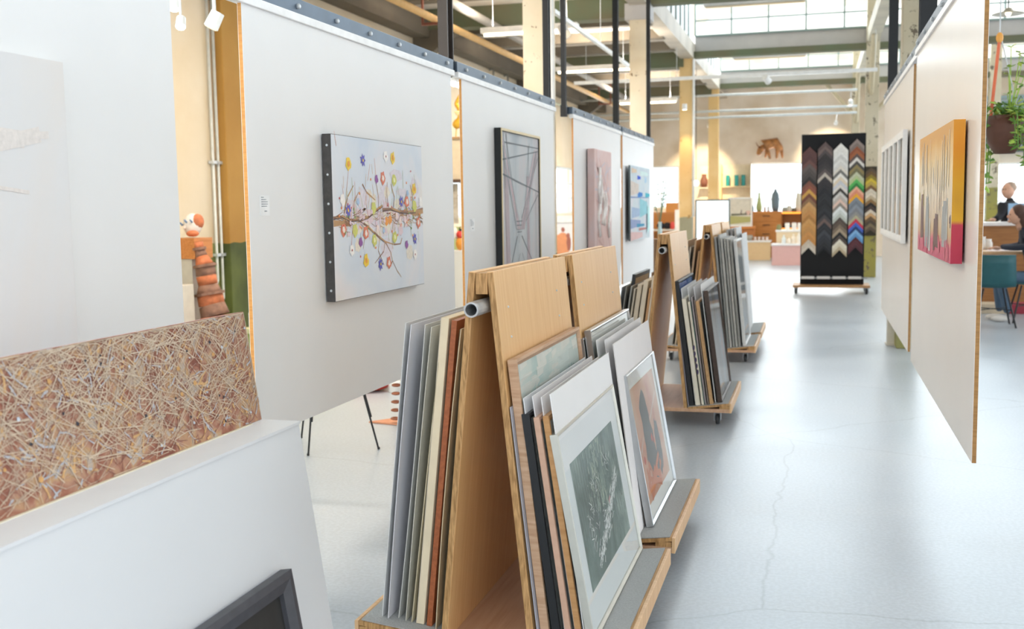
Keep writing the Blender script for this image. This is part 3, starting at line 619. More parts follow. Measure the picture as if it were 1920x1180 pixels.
def dark_frame():
    y0, y1 = 1.75, 2.55; ft = Vector((-1.342, 0, .492)); fb = Vector((-1.262, 0, .012)); dv = ft-fb; n = Vector((dv.z, 0, -dv.x)).normalized(); p = Vector((fb.x, y0, fb.z))
    t = thing('framed_picture', 'dark grey wooden frame leaning on the foot of the white bench', 'picture frame', (fb.x, 2.15, 0))
    B().ring(p-n*.035, (0, y1-y0, 0), dv, n*.033, .05, .25).out('frame', M('#4a4a4f', .5, var=.15, scale=25), t)
    B().par(p-n*.03+Vector((0, .045, 0))+dv*.09, (0, y1-y0-.09, 0), dv*.82, n*.006).out('dark_picture', M('#2e2c2a', .6, var=.2, scale=8), t)
    B().par(p-n*.037, (0, y1-y0, 0), dv, n*.002).out('backing', M('#b9bcc8', .6), t)
dark_frame()
# ================================================================ print carts
CX = -0.947; CL = 0.94
def cart_proto():
    t = thing('print_cart', 'cart', 'cart', (CX, 0, 0), 'plywood print browser carts')
    def bx(name, x0, x1, y0, y1, z0, z1, m, bev=.0): return B().box(CX+x0, CX+x1, y0, y1, z0, z1).out(name, m, t, bevel=bev)
    bx('deck', -.425, .425, 0, CL, .098, .122, PLYDECK, .002)
    for s in (-1, 1):
        # leaning board
        tx, bx_ = s*.038, s*.150; th = .020; d = Vector((tx-bx_, 0, 1.262-.122)); n = Vector((d.z*s, 0, -d.x*s)).normalized()
        p = Vector((CX+bx_, .0, .122)); bo = B().par(p-n*th, (0, CL, 0), d, n*th).out('leaning_board', PLY, t, bevel=.0015)
        e = B().par(p-n*(th-.0012)+Vector((0, -.0012, 0))+d*.002, (0, .0012, 0), d*.996, n*(th-.0024)); e.out('plywood_edge', PLYEDGE, bo)
        for q in (.12, .8):
            for r in (.9, .82): B().ball(p+d*r+Vector((0, CL*q, 0))+n*.0003, .004, 8, 4).out('screw', BOLT, bo)
        # tilted tray
        x0, x1, z0, z1 = s*.155, s*.424, .128, .160
        tr = B(); tr.add([(CX+x0, 0, z0-.014), (CX+x1, 0, z1-.014), (CX+x1, CL, z1-.014), (CX+x0, CL, z0-.014), (CX+x0, 0, z0), (CX+x1, 0, z1), (CX+x1, CL, z1), (CX+x0, CL, z0)], [(0, 1, 2, 3), (4, 5, 6, 7), (0, 1, 5, 4), (1, 2, 6, 5), (2, 3, 7, 6), (3, 0, 4, 7)])
        to = tr.out('tray', PLYEDGE, t)
        mt = B(); mt.add([(CX+x0, .006, z0+.0005), (CX+x1-s*.008, .006, z1), (CX+x1-s*.008, CL-.006, z1), (CX+x0, CL-.006, z0+.0005), (CX+x0, .006, z0+.004), (CX+x1-s*.008, .006, z1+.0035), (CX+x1-s*.008, CL-.006, z1+.0035), (CX+x0, CL-.006, z0+.004)], [(0, 1, 2, 3), (4, 5, 6, 7), (0, 1, 5, 4), (1, 2, 6, 5), (2, 3, 7, 6), (3, 0, 4, 7)])
        mt.out('rubber_mat', MATGREY, to)
        bx('edge_strip', min(s*.424, s*.437), max(s*.424, s*.437), -.001, CL+.001, .098, .160, wood('#e0b98c', '#cfa477', .5, (2, 30, 2)), .002)
        bx('wedge_block', min(s*.36, s*.422), max(s*.36, s*.422), .001, .05, .122, .142, PLYEDGE)
    bx('top_block', -.018, .018, .004, CL-.004, 1.195, 1.257, PLYEDGE)
    b = B(); n = 14
    for y in (-.10, CL+.06):
        for r in (.0225, .0175):
            for j in range(n):
                a = 2*math.pi*j/n; b.v.append(Vector((CX-.0+r*math.cos(a), y, 1.158+r*math.sin(a))))
    for j in range(n):
        k = (j+1) % n
        b.f += [[j, k, 2*n+k, 2*n+j], [n+k, n+j, 3*n+j, 3*n+k], [j, n+j, n+k, k], [2*n+j, 2*n+k, 3*n+k, 3*n+j]]
    b.out('steel_tube', M('#b9babb', .45, .6, .2, 30), t, smooth=False)
    B().tube([(CX, -.01, 1.158), (CX, CL, 1.158)], .0165, 10).out('tube_core', BLACKM, t)
    for sx in (-.34, .34):
        for yy in (.10, CL-.10):
            c = Vector((CX+sx, yy, 0)); ca = B().box(c.x-.03, c.x+.03, c.y-.03, c.y+.03, .090, .098).out('caster', M('#8d9094', .35, .8), t)
            B().box(c.x-.022, c.x-.017, c.y-.02, c.y+.03, .03, .090).out('fork', M('#8d9094', .35, .8), ca); B().box(c.x+.017, c.x+.022, c.y-.02, c.y+.03, .03, .090).out('fork', M('#8d9094', .35, .8), ca)
            B().lathe((c.x, c.y+.018, .035), [(.02, -.014), (.033, -.012), (.035, 0), (.033, .012), (.02, .014)], 14, 'x').out('wheel', M('#3a3b3d', .5), ca, smooth=True)
    return t
CART = cart_proto()
CY = [3.03, 4.10, 7.02, 9.95, 11.05]
CART_LABELS = ['plywood print cart nearest the camera, with the silver framed forest print', 'plywood print cart behind the nearest one, with the orange print', 'plywood print cart in the middle of the aisle, with the brown framed picture', 'plywood print cart with grey panels, beyond the brown framed picture', 'plywood print cart farthest down the aisle, touching the one with grey panels']
for i, (y, lb) in enumerate(zip(CY, CART_LABELS)):
    c = CART if i == 0 else copy_tree(CART)
    c.location = (CX, y, 0); c['label'] = lb
# ---------------------------------------------------------------- leaning pictures and sheets
def tray_z(x): return .132+.0325*(abs(x-CX)-.155)/.269+.001
def lean(kind, label, cat, side, y0, y1, xb, xt, zt, th, mat, bow=0.0, rail=.02, pic=None, mount=.0, mountmat=None, name=None, group=None, fmat=None, back='#c9b79a', zb=None, gl=True):
    """front face runs from (xb on the tray) to (xt, zt); thickness th goes back towards the cart's board"""
    zb_ = tray_z(xb) if zb is None else zb
    fb = Vector((xb, y0, zb_)); ft = Vector((xt, y0, zt)); d = ft-fb; n = Vector((d.z*side, 0, -d.x*side)).normalized()
    low = (fb-n*th).z
    if low < tray_z(xb-side*th): fb.z += tray_z(xb-side*th)-low
    u = Vector((0, y1-y0, 0)); nm = name or {'sheet': 'mat_board', 'canvas': 'stretched_canvas', 'frame': 'framed_picture'}[kind]
    org = (xb, (y0+y1)/2, fb.z)
    if kind == 'sheet':
        b = B(); K = 8
        for i in range(K+1):
            q = fb+d*(i/K)+n*(bow*4*(i/K)*(1-i/K))
            b.v += [q-n*th, q-n*th+u, q+u, q]
        for i in range(K):
            a = i*4
            for j in range(4): b.f.append([a+j, a+(j+1) % 4, a+4+(j+1) % 4, a+4+j])
        b.f += [[0, 1, 2, 3], [K*4+j for j in range(4)]]
        return solo(nm, label, cat, b, mat, org, group)
    t = thing(nm, label, cat, org, group)
    if kind == 'canvas':
        B().par(fb-n*th, u, d, n*(th-.001)).out('stretcher', mat, t, bevel=.002)
        B().par(fb-n*.001, u, d, n*.001).out('canvas_face', fmat or PAPERW, t)
        return t
    B().ring(fb-n*th, u, d, n*th*.94, rail, .3).out('frame', mat, t)
    il = fb+u.normalized()*rail*.8+d.normalized()*rail*.8; iu = u-u.normalized()*rail*1.6; iv = d-d.normalized()*rail*1.6
    B().par(il-n*th*.92, iu, iv, n*.004).out('backing', M(back, .8), t)
    B().par(il-n*th*.55, iu, iv, n*.002).out('mount', mountmat or M('#f0f0ec', .75, var=.01), t)
    if pic is not None:
        mu = mount; pp = il-n*(th*.55-.0024)+u.normalized()*mu*.0+Vector((0, mu, 0))+d.normalized()*mu
        pu = iu-Vector((0, 2*mu, 0)); pv = iv-d.normalized()*2*mu
        po = B().par(pp, pu, pv, n*.0006).out('print', pic[0], t)
        pl = Plane(pp+n*.0006, pu, pv, n)
        for bb, mm in (pic[1](pl) if pic[1] else []): bb.out('print_strokes', mm, po)
    if gl: B().par(il-n*th*.3, iu, iv, n*.0015).out('glass', GLASS, t)
    return t
GB = ['#c6c6c4', '#cdccd0', '#bdbbb4', '#c4bfae']
y = CY[0]
def sheetL(label, xb, xt, zt, col, bow=0, y0=.055, y1=.9, th=.0025, cy=None): return lean('sheet', label, 'mat board', -1, (cy or y)+y0, (cy or y)+y1, xb, xt, zt, th, M(col, .85, 0, .02, 4), bow)
sheetL('grey white mat board outermost on the wall side of the nearest cart', -1.314, -1.210, 1.10, '#d6d6d5')
sheetL('bluish white mat board second from outside on the wall side of the nearest cart', -1.292, -1.190, 1.096, '#dcdbe0', .004, .05)
sheetL('pale grey mat board third from outside on the wall side of the nearest cart', -1.264, -1.152, 1.094, '#cfcec9', -.004, .07)
sheetL('greenish grey mat board fourth from outside on the wall side of the nearest cart', -1.236, -1.128, 1.088, '#cdcabd', .003, .06)
sheetL('short cream mat board beside the pale canvas on the nearest cart', -1.216, -1.108, .98, '#cfc3a4', 0, .06)
lean('canvas', 'pale cream stretched canvas on the wall side of the nearest cart', 'canvas', -1, y+.06, y+.88, -1.200, -1.095, 1.118, .026, M('#e6d6b8', .8), fmat=M('#e6dccb', .8))
lean('frame', 'orange brown wooden frame on the wall side of the nearest cart', 'picture frame', -1, y+.06, y+.88, -1.166, -1.062, 1.11, .018, wood('#b0643a', '#94502c', .5), rail=.03)
sheetL('warped beige card against the board of the nearest cart', -1.132, -1.030, 1.085, '#d8c6a6', .008, .05, .8, .003)
sheetL('thin black card tight against the board of the nearest cart', -1.112, -1.013, 1.09, '#1e1c1b', 0, .07, .8, .003)
# ---- nearest cart, aisle side
def sheetR(label, xb, xt, zt, col, bow=0, y0=.03, y1=.92, th=.0025, cy=None, cat='mat board'): return lean('sheet', label, cat, 1, (cy or y)+y0, (cy or y)+y1, xb, xt, zt, th, M(col, .85, 0, .02, 4), bow)
sheetR('grey mat board between plywood and watercolour on the nearest cart', -.783, -.862, .86, '#b3b3bd', 0, .0, .9)
WC = canvas_mat('watercolour_wash', [(.3, '#dfe6e0'), (.5, '#d5e0da'), (.65, '#b7d0cc'), (.8, '#a3c4c4')], 3.2, (1, 1, 2), 6, .8, .5, .02)
def wc_str(pl):
    rn = random.Random(4)
    out = []
    for col, n, lo, hi, w0, w1 in (('#e6e6de', 30, .86, .99, .02, .06), ('#d6e2da', 26, .76, .88, .015, .04), ('#b3d0c6', 26, .60, .80, .01, .04), ('#8fbcc2', 26, .60, .80, .006, .03), ('#5f94aa', 26, .64, .84, .004, .02), ('#8fbf9a', 16, .55, .72, .01, .03)):
        sg = []
        for _ in range(n):
            a = rn.random(); b = rn.uniform(lo, hi)+(.06*(a-.5) if hi < .9 else 0); l = rn.uniform(.03, .16); a1 = min(a+l, .99); sg.append((a, min(b, .985), a1, min(b+rn.uniform(-.01, .015), .985), rn.uniform(w0, w1)*.6))
        out.append((strokes(pl, sg, .0003+.0002*len(out)), M(col, .8)))
    out.append((strokes(pl, [(a, .70+.08*a, a+rn.uniform(-.006, .006), .76+.12*a+rn.uniform(-.02, .03), .007) for a in [.12+.03*i for i in range(27)]], .0018), M('#5c8ea4', .8)))
    return out
lean('frame', 'pale wooden frame with a blue green watercolour, tallest on the nearest cart', 'picture frame', 1, y+.02, y+.915, -.752, -.848, 1.0, .028, wood('#cda98a', '#b58d6c', .5, (4, 4, 40)), rail=.022, pic=(WC, wc_str), mount=.0)
sheetR('innermost tall white sheet behind the black frame on the nearest cart', -.738, -.827, .885, '#e6e7ea', 0, .02, .91)
lean('frame', 'black frame between white sheets on the nearest cart', 'picture frame', 1, y+.015, y+.80, -.716, -.808, .84, .026, M('#17181a', .45), rail=.02)
sheetR('second white sheet standing above the black frame on the nearest cart', -.706, -.802, .89, '#ece9ea', .002, .03, .915)
lean('frame', 'whitewashed pinkish wooden frame on the nearest cart', 'picture frame', 1, y+.015, y+.80, -.683, -.778, .83, .019, wood('#d2ab93', '#c79f86', .6, (6, 6, 14)), rail=.02)
sheetR('third white sheet standing above the whitewashed frame on the nearest cart', -.673, -.775, .888, '#edeaea', -.002, .03, .912)
lean('frame', 'oak frame behind the forest print on the nearest cart', 'picture frame', 1, y+.015, y+.80, -.652, -.750, .835, .019, wood('#c79764', '#b3824e', .55, (4, 4, 40)), rail=.02)
sheetR('large white sheet directly behind the forest print on the nearest cart', -.643, -.744, .90, '#efeeee', 0, .015, .94, .003)
sheetR('thin dark backing card behind the forest print on the nearest cart', -.636, -.738, .70, '#3a332f', 0, .04, .8, .002)
FOREST = canvas_mat('forest_print', [(.3, '#3c4a45'), (.42, '#55695f'), (.52, '#6c8076'), (.62, '#8fa096'), (.72, '#aab6a2')], 4.0, (1, 1, .8), 8, .7, 1.0, .02)
def forest_str(pl):
    rn = random.Random(14); L_ = []
    tr = [(a, rn.uniform(.2, .4), a+rn.uniform(-.01, .01), 1, rn.uniform(.003, .008)) for a in [.02, .06, .1, .15, .2, .24, .31, .72, .78, .84, .9, .95]]
    br = [(rn.uniform(0, 1), rn.uniform(.5, .95)) for _ in range(60)]
    L_.append((strokes(pl, tr, .0003), M('#3f4a44', .8)))
    L_.append((strokes(pl, [(a, b, a+rn.uniform(-.05, .05), b+rn.uniform(.01, .06), .002) for a, b in br], .0004), M('#4d5a53', .8)))
    for col, n, w_ in (('#8d9f92', 46, .012), ('#a3b09c', 40, .009), ('#b9c3a8', 30, .007), ('#d3d9c2', 18, .005)):
        sg = []
        for _ in range(n):
            a = .47+rn.gauss(0, .09); b = rn.uniform(.42, .97); sg.append((min(max(a, .02), .98), b, min(max(a+rn.gauss(0, .012), .02), .98), min(b+rn.uniform(.03, .11), .99), w_*rn.uniform(.4, 1)))
        L_.append((strokes(pl, sg, .0005), M(col, .8)))
    for col, n in (('#51635a', 60), ('#6f8579', 60), ('#3d4a44', 40)):
        L_.append((strokes(pl, [(a, b, min(max(a+rn.gauss(0, .015), .01), .99), min(b+rn.uniform(.02, .1), .99), rn.uniform(.002, .009)) for a, b in [(rn.choice([rn.uniform(.01, .35), rn.uniform(.6, .99)]), rn.uniform(.05, .9)) for _ in range(n)]], .0004), M(col, .8)))
    sp = []
    for _ in range(300):
        q = rn.random(); a = .22+.66*q+rn.gauss(0, .025); b = .10+.47*q**1.1+rn.gauss(0, .03); l = rn.uniform(.01, .07); g = rn.uniform(.5, 1.3); sp.append((a, b, a+l*math.cos(g), b+l*math.sin(g)*.9, rn.uniform(.001, .0065)))
    for _ in range(90):
        a, b = rn.choice([(.22, .5), (.2, .36), (.38, .7), (.7, .75), (.45, .4)]); a += rn.gauss(0, .05); b += rn.gauss(0, .05); sp.append((a, b, a+rn.uniform(-.05, .05), b+rn.uniform(-.06, .06), rn.uniform(.001, .004)))
    sp = [tuple(min(max(v, .01), .99) for v in q[:4])+(q[4],) for q in sp]
    L_.append((strokes(pl, sp, .0009), M('#eef1ee', .8)))
    L_.append((strokes(pl, [(.62, .42, .66, .46, .02), (.63, .4, .64, .44, .012)], .001), M('#c07a78', .8)))
    return L_
lean('frame', 'silver framed forest print with white mount, foremost on the nearest cart', 'picture frame', 1, y+.005, y+.925, -.612, -.722, .782, .024, SILVER, rail=.014, pic=(FOREST, forest_str), mount=.105, mountmat=M('#e3e6e6', .75, var=.01))
# ---- second cart, aisle side
y = CY[1]
lean('frame', 'narrow silver frame tight against the plywood of the cart behind the nearest one', 'picture frame', 1, y-.005, y+.84, -.770, -.866, .935, .020, ALU, rail=.012)
lean('frame', 'silver frame with glass and pale mount on the cart behind the nearest one', 'picture frame', 1, y+.02, y+.93, -.735, -.842, .965, .026, ALU, rail=.014, pic=(M('#dfe2dc', .8, var=.08, scale=4), None), mount=.06)
sheetR('inner white sheet behind the orange print on the second cart', -.722, -.822, .925, '#e9e9ea', 0, .03, .93)
lean('frame', 'greenish silver frame among white sheets on the second cart', 'picture frame', 1, y+.01, y+.8, -.704, -.800, .86, .014, M('#a9b0a6', .4, .5), rail=.012)
sheetR('middle white sheet behind the orange print on the second cart', -.692, -.790, .925, '#e6e6e8', .002, .04, .935)
sheetR('black card between white sheets on the second cart', -.676, -.782, .72, '#1b1b1d', 0, .0, .8, .006)
sheetR('large pinkish white sheet directly behind the orange print on the second cart', -.655, -.752, .912, '#eeebeb', 0, .02, .93, .004)
ORP = canvas_mat('orange_print', [(.3, '#c77f62'), (.45, '#d69c7e'), (.6, '#dcb093'), (.75, '#d9b8a2')], 4, (1, 1, 1), 6, .7, .8, .02)
def orange_str(pl):
    rn = random.Random(9)
    drk = blobs(pl, [(.38, .66, (.10, .13)), (.40, .5, (.11, .12)), (.36, .35, (.10, .1)), (.44, .25, (.12, .1)), (.72, .38, (.06, .1)), (.70, .25, (.07, .09)), (.42, .8, (.05, .05))], .0004, .08, 14, rn)
    org = strokes(pl, [(rn.uniform(.05, .95), rn.uniform(.02, .1), rn.uniform(.1, .9), rn.uniform(.15, .32), rn.uniform(.02, .05)) for _ in range(12)], .0007)
    lns = strokes(pl, [(.55, .62, .95, .8, .004), (.55, .6, .95, .78, .004), (.02, .45, .2, .56, .004), (.02, .43, .2, .54, .004)], .0009)
    return [(drk, M('#5d5a58', .8)), (org, M('#cf7548', .8)), (lns, M('#e9e4de', .8)), (blobs(pl, [(.5, .46, .02), (.1, .36, .02), (.56, .42, .015)], .001, .2, 9, rn), M('#c9442e', .8))]
lean('frame', 'silver framed orange print with two dark figures on the second cart', 'picture frame', 1, y+.145, y+.905, -.614, -.722, .768, .030, ALU, rail=.012, pic=(ORP, orange_str), mount=.06)
# ---- third cart
y = CY[2]
for i, (xb, xt, zt, col, w_, a, nm) in enumerate([(-1.345, -1.235, .91, '#a9adb2', .004, .06, 'blue grey'), (-1.318, -1.205, .915, '#87857f', .006, .05, 'dark grey'), (-1.285, -1.175, .915, '#a8a59d', .008, .07, 'mid grey'), (-1.262, -1.150, .90, '#c3b6a2', .010, .05, 'thin beige')]):
    sheetL('%s board on the wall side of the cart in the middle of the aisle' % nm, xb, xt, zt, col, 0, a, .88, w_, y)
lean('frame', 'black frame sticking up from the wall side of the middle cart', 'picture frame', -1, y+.22, y+.88, -1.305, -1.190, .985, .024, M('#1b1c20', .45), rail=.025)
for i, (xb, xt, zt, th, col, nm) in enumerate([(-1.240, -1.125, .93, .028, '#cbbba4', 'beige'), (-1.200, -1.085, .955, .030, '#d8c9b2', 'cream'), (-1.155, -1.050, .905, .018, '#c79a6d', 'tan'), (-1.132, -1.030, .985, .014, '#e0d6c6', 'ivory')]):
    lean('canvas', '%s canvas on the wall side of the cart in the middle of the aisle' % nm, 'canvas', -1, y+.05, y+.8, xb, xt, zt, th, M(col, .8), fmat=M(col, .8))
sheetR('mauve grey mat board against the plywood of the middle cart', -.785, -.878, .90, '#8f8b95', 0, .01, .9, .006, y)
BLUEP = canvas_mat('blue_print', [(.3, '#2b3f8f'), (.5, '#3f6bc0'), (.7, '#8fb0dd')], 4)
lean('frame', 'black frame with a blue picture on the middle cart', 'picture frame', 1, y+.02, y+.9, -.752, -.853, .955, .028, M('#17181b', .45), rail=.02, pic=(BLUEP, None), mount=.0)
sheetR('first white sheet beside the black frame on the middle cart', -.742, -.838, .905, '#e9eaec', 0, .03, .92, .003, y)
lean('canvas', 'thick cream canvas on the aisle side of the middle cart', 'canvas', 1, y+.015, y+.82, -.712, -.806, .84, .028, M('#e6ddcc', .8), fmat=M('#e3dccb', .8))
sheetR('second white sheet standing above the cream canvas on the middle cart', -.704, -.796, .91, '#eceded', .002, .04, .93, .003, y)
ck = lean('canvas', 'cream canvas with a violet painted edge on the middle cart', 'canvas', 1, y+.015, y+.82, -.686, -.778, .82, .016, M('#e3d9c6', .8), fmat=M('#4f8f86', .7))
pe = Vector((-.70, y+.0145, .0)); bl = B()
for k in range(5): bl.ball((-.729+(.42-.30-.035*k)*.0-.0065*k, y+.015, .36+.04*k), (.007, .0015, .017), 8, 6)
bl.out('painted_edge', M('#4a3f5f', .8), ck)
sheetR('mauve sheet beside the violet edged canvas on the middle cart', -.672, -.765, .85, '#a39a9a', 0, .02, .9, .010, y)
sheetR('third white sheet before the tan frame on the middle cart', -.664, -.757, .915, '#e4e5e9', 0, .04, .93, .003, y)
sheetR('brown grey card beside the tan frame on the middle cart', -.655, -.748, .83, '#8b7a70', 0, .01, .85, .006, y)
lean('frame', 'tan wooden frame on the aisle side of the middle cart', 'picture frame', 1, y+.012, y+.82, -.627, -.722, .825, .022, wood('#c79f70', '#b58b5c', .5), rail=.02)
sheetR('last white sheet behind the brown frame on the middle cart', -.614, -.712, .93, '#eef0f2', 0, .05, .935, .004, y)
BROWNP = canvas_mat('brown_print', [(.3, '#6b6258'), (.45, '#8b8378'), (.58, '#8d97a8'), (.68, '#b0805e'), (.8, '#a3a9b4')], 3, (1, 2.5, .8), 6, .6, .8, .05)
lean('frame', 'dark brown framed abstract picture foremost on the middle cart', 'picture frame', 1, y+.05, y+.86, -.572, -.668, .892, .030, wood('#4a382d', '#3a2b22', .45), rail=.018, pic=(BROWNP, None), mount=.0)
# ---- fourth and fifth carts
y = CY[3]
for xb, xt, zt, th, col, nm in [(-1.275, -1.165, 1.10, .006, '#8f8b82', 'outer dark grey'), (-1.250, -1.140, 1.12, .012, '#c3b39d', 'beige'), (-1.220, -1.110, 1.06, .010, '#b8b1a6', 'light grey'), (-1.195, -1.085, 1.00, .008, '#26231f', 'black'), (-1.172, -1.065, 1.12, .014, '#b29b83', 'light brown'), (-1.140, -1.035, 1.02, .016, '#a98b6c', 'inner brown')]:
    sheetL('%s board on the wall side of the cart with grey panels' % nm, xb, xt, zt, col, 0, .06, .85, th, y)
for i, (xb, xt, zt, th, col, nm) in enumerate([(-.778, -.872, 1.15, .018, '#a9abac', 'first grey panel from the plywood'), (-.750, -.842, 1.17, .016, '#8b8e8e', 'second grey panel from the plywood'), (-.724, -.815, 1.14, .018, '#b5b6b4', 'third grey panel from the plywood'), (-.698, -.788, 1.14, .016, '#9b9d9b', 'fourth grey panel from the plywood'), (-.672, -.762, 1.135, .018, '#b3b3b0', 'fifth grey panel from the plywood'), (-.646, -.735, 1.125, .018, '#8f908d', 'sixth grey panel from the plywood')]):
    lean('canvas', '%s on the cart beyond the middle one' % nm, 'canvas', 1, y+.03, y+.84, xb, xt, zt, th, M(col, .7), fmat=M('#c9cac9', .7), group='grey panels on the fourth cart')
PEOPLEP = canvas_mat('grey_figure_print', [(.3, '#c3c7cb'), (.55, '#a9adb3'), (.68, '#4f5a60'), (.8, '#b3a9a4')], 3, (1, 1, .7))
lean('frame', 'white framed grey picture foremost on the cart with grey panels', 'picture frame', 1, y+.05, y+.84, -.598, -.690, 1.12, .030, M('#d7d8d8', .45), rail=.025, pic=(PEOPLEP, None), mount=.02)
y = CY[4]
for i, (xb, xt, zt, th, col, nm) in enumerate([(-.762, -.850, 1.19, .02, '#b9babb', 'inner light grey'), (-.722, -.810, 1.20, .02, '#9d9ea2', 'mid grey'), (-.680, -.770, 1.205, .02, '#c9c9c9', 'pale grey'), (-.640, -.712, 1.145, .02, '#8b8f96', 'outer blue grey')]):
    lean('canvas', '%s panel on the farthest cart' % nm, 'canvas', 1, y+.04, y+.82, xb, xt, zt, th, M(col, .7), fmat=M('#cfd0d0', .7), group='panels on the farthest cart')
# ================================================================ moulding sample display
def display():
    Y = 18.0; x0, x1, zb, zt = -.232, .745, .135, 2.53; rn = random.Random(77)
    t = thing('moulding_display', 'tall black display board with columns of chevron frame moulding samples on a wheeled base', 'display', ((x0+x1)/2, Y, 0))
    B().box(x0, x1, Y, Y+.05, zb, zt).out('board', M('#14161a', .85, var=.1, scale=60), t)
    B().box(x0-.11, x1+.09, Y-.25, Y+.38, .105, .140).out('base', wood('#b98f62', '#a47a4e', .5), t)
    B().box(x0, x1+.05, Y-.07, Y, .235, .255).out('ledge', M('#8d9196', .4, .4), t)
    for k in range(4): B().box(x0+.02+k*.24, x0+.22+k*.24, Y-.074, Y-.070, .232, .275).out('ledge_label', M('#d9dbdd', .6), t)
    for sx in (x0-.06, x1+.04):
        for yy in (Y-.2, Y+.33):
            ca = B().box(sx-.03, sx+.03, yy-.03, yy+.03, .095, .105).out('caster', M('#8d9094', .35, .8), t)
            B().box(sx-.026, sx-.02, yy-.02, yy+.03, .03, .095).out('fork', M('#8d9094', .35, .8), ca); B().box(sx+.02, sx+.026, yy-.02, yy+.03, .03, .095).out('fork', M('#8d9094', .35, .8), ca)
            B().lathe((sx, yy+.02, .045), [(.03, -.018), (.044, -.014), (.045, 0), (.044, .014), (.03, .018)], 14, 'x').out('wheel', M('#2d2e30', .5), ca, smooth=True)
    cols = [
     (.128, 2.34, '5a3a36 553532 4f302e 6d4a44 5e5450 4d4643 47413f 26211f 7a4a3a 8a5140 c79a4a 6e3f30 8a6a4a c79a62 c29257 c08a50 a9793f c9985a c79252 bb8a4e c98f4e c0884a c9bba9 cfc6b8'),
     (.372, 2.41, '5a4a48 6f5d58 4a4042 2a2626 241f22 302a2b 3d3838 5a504e b9b0a4 302d30 241f22 1b1b20 17181d 1a1b20 1d1e22 15161a 191a1e 24252a 1c1d22 3f3a3c 6a5650 26282d 1e2025 3a3d44 2e3037 23252b 1b1c20 18191d'),
     (.614, 2.38, 'e6e4de dfded9 e3e3e0 c9c9c6 dcdcd8 d4d3cf d9d3c8 6f6e6a e6e2da d9cbb4 c3c6ce d6d2cc 3a3632 c9c8c4 b5ada6 d9bcae 8a8178 dfe3e3 c9cfcb b3b9b0 4c4038 5a4d42 7a6a58 a3937c 1f1d1c 4f4138 e3ddcc d6ceb8 b9a98c'),
     (.862, 2.44, '8d7f78 7a6a62 8a4a28 9b5a34 5a4a44 d9d5ce 4a4640 8a7a4a 6f6a4a b9bda0 b0c08a 4fae52 2f7a3a e0a58a d98a6a e3a52a 7a8490 6f7780 868e98 7d7f84 8f8f8a b0a88a c23048 3f62c0 1f3a6a 7fb0dc 5f94c8 4f1f24 571f28 4a1c24')]
    wd = .225; ah = .075; rise = .115
    def chev(name, cx, ztop, h, y, m, w_=wd):
        hw = w_/2; b = B(); d = -.028; pr = [(-hw, ztop-rise), (0, ztop), (hw, ztop-rise), (hw, ztop-rise-h), (0, ztop-h), (-hw, ztop-rise-h)]
        b.add([(cx+a, y, c) for a, c in pr]+[(cx+a*.98, y+d, c-.004) for a, c in pr], [(0, 1, 4, 5), (1, 2, 3, 4), (11, 10, 7, 6), (10, 9, 8, 7)]+[(i, (i+1) % 6, 6+(i+1) % 6, 6+i) for i in range(6)])
        return b.out(name, m, t)
    zend = [.62, .60, .58, .62]
    for (fx, z, cs), ze in zip(cols, zend):
        cl = cs.split(); cx = x0+fx*(x1-x0); step = (z-rise-ze)/len(cl)
        for i, c in enumerate(cl): chev('moulding_sample', cx, z-i*step, step*.97, Y-.0005, M('#'+c, .4, .1 if i % 3 else .25, .1, 40))
display()
def narrow_display():
    Y = 21.85; x0, x1 = .90, 1.115
    t = thing('moulding_strip', 'narrow strip of brown and gold chevron moulding samples on the column behind the black display', 'display', ((x0+x1)/2, Y, .8))
    B().box(x0, x1, Y-.005, Y+.012, .8, 2.12).out('board', M('#3a352a', .8), t); cx = (x0+x1)/2; hw = .1
    cl = '5a4a38 6b5230 8a7a2a c9b03a b39a4a 7a5a3a cfc6b4 d9cdb9 bba98a 8a6a42 2a2420 4a3a34 d6c8b4 c9a070 6a5238 4f4438 7a6a50 5c4e40'.split()
    for i, c in enumerate(cl):
        z = 2.10-i*.066; b = B(); pr = [(-hw, z-.08), (0, z), (hw, z-.08), (hw, z-.143), (0, z-.063), (-hw, z-.143)]
        b.add([(cx+a, Y-.0055, q) for a, q in pr]+[(cx+a, Y-.03, q) for a, q in pr], [(0, 1, 4, 5), (1, 2, 3, 4), (11, 10, 7, 6), (10, 9, 8, 7)]+[(k, (k+1) % 6, 6+(k+1) % 6, 6+k) for k in range(6)])
        b.out('moulding_sample', M('#'+c, .45, .2, .1, 40), t)
narrow_display()
# ================================================================ left bay: wall fittings and exhibits
PIPEW = M('#dfe3df', .4, .2); TERRA = M('#c9764e', .7, 0, .25, 18, bump=.4); TERRAD = M('#8f6a58', .7, 0, .25, 18, bump=.4)
def pipe(name, label, pts, r, mat, cat='pipe', clips=()):
    t = thing(name, label, cat, pts[0]); B().tube(pts, r, 8).out('tube', mat, t, smooth=True)
    for c in clips: B().box(c[0]-.03, c[0]+.03, c[1]-r-.02, c[1]+r+.02, c[2]-.015, c[2]+.015).out('clip', BOLT, t)
    return t
pipe('conduit', 'pale conduit on the green and cream wall, bending at knee height, beside the ochre pilaster', [(-5.96, 9.93, 4.1), (-5.96, 9.93, .74), (-5.96, 9.9, .69), (-5.96, 9.0, .67)], .016, PIPEW, clips=[(-5.96, 9.93, 1.95), (-5.96, 9.93, 1.0)])
pipe('conduit', 'pale conduit on the green and cream wall, bending lowest beside the ochre pilaster', [(-5.96, 10.03, 4.1), (-5.96, 10.03, .55), (-5.96, 10.0, .50), (-5.96, 9.0, .48)], .016, PIPEW, clips=[(-5.96, 10.03, 1.95), (-5.96, 10.03, 1.0)])
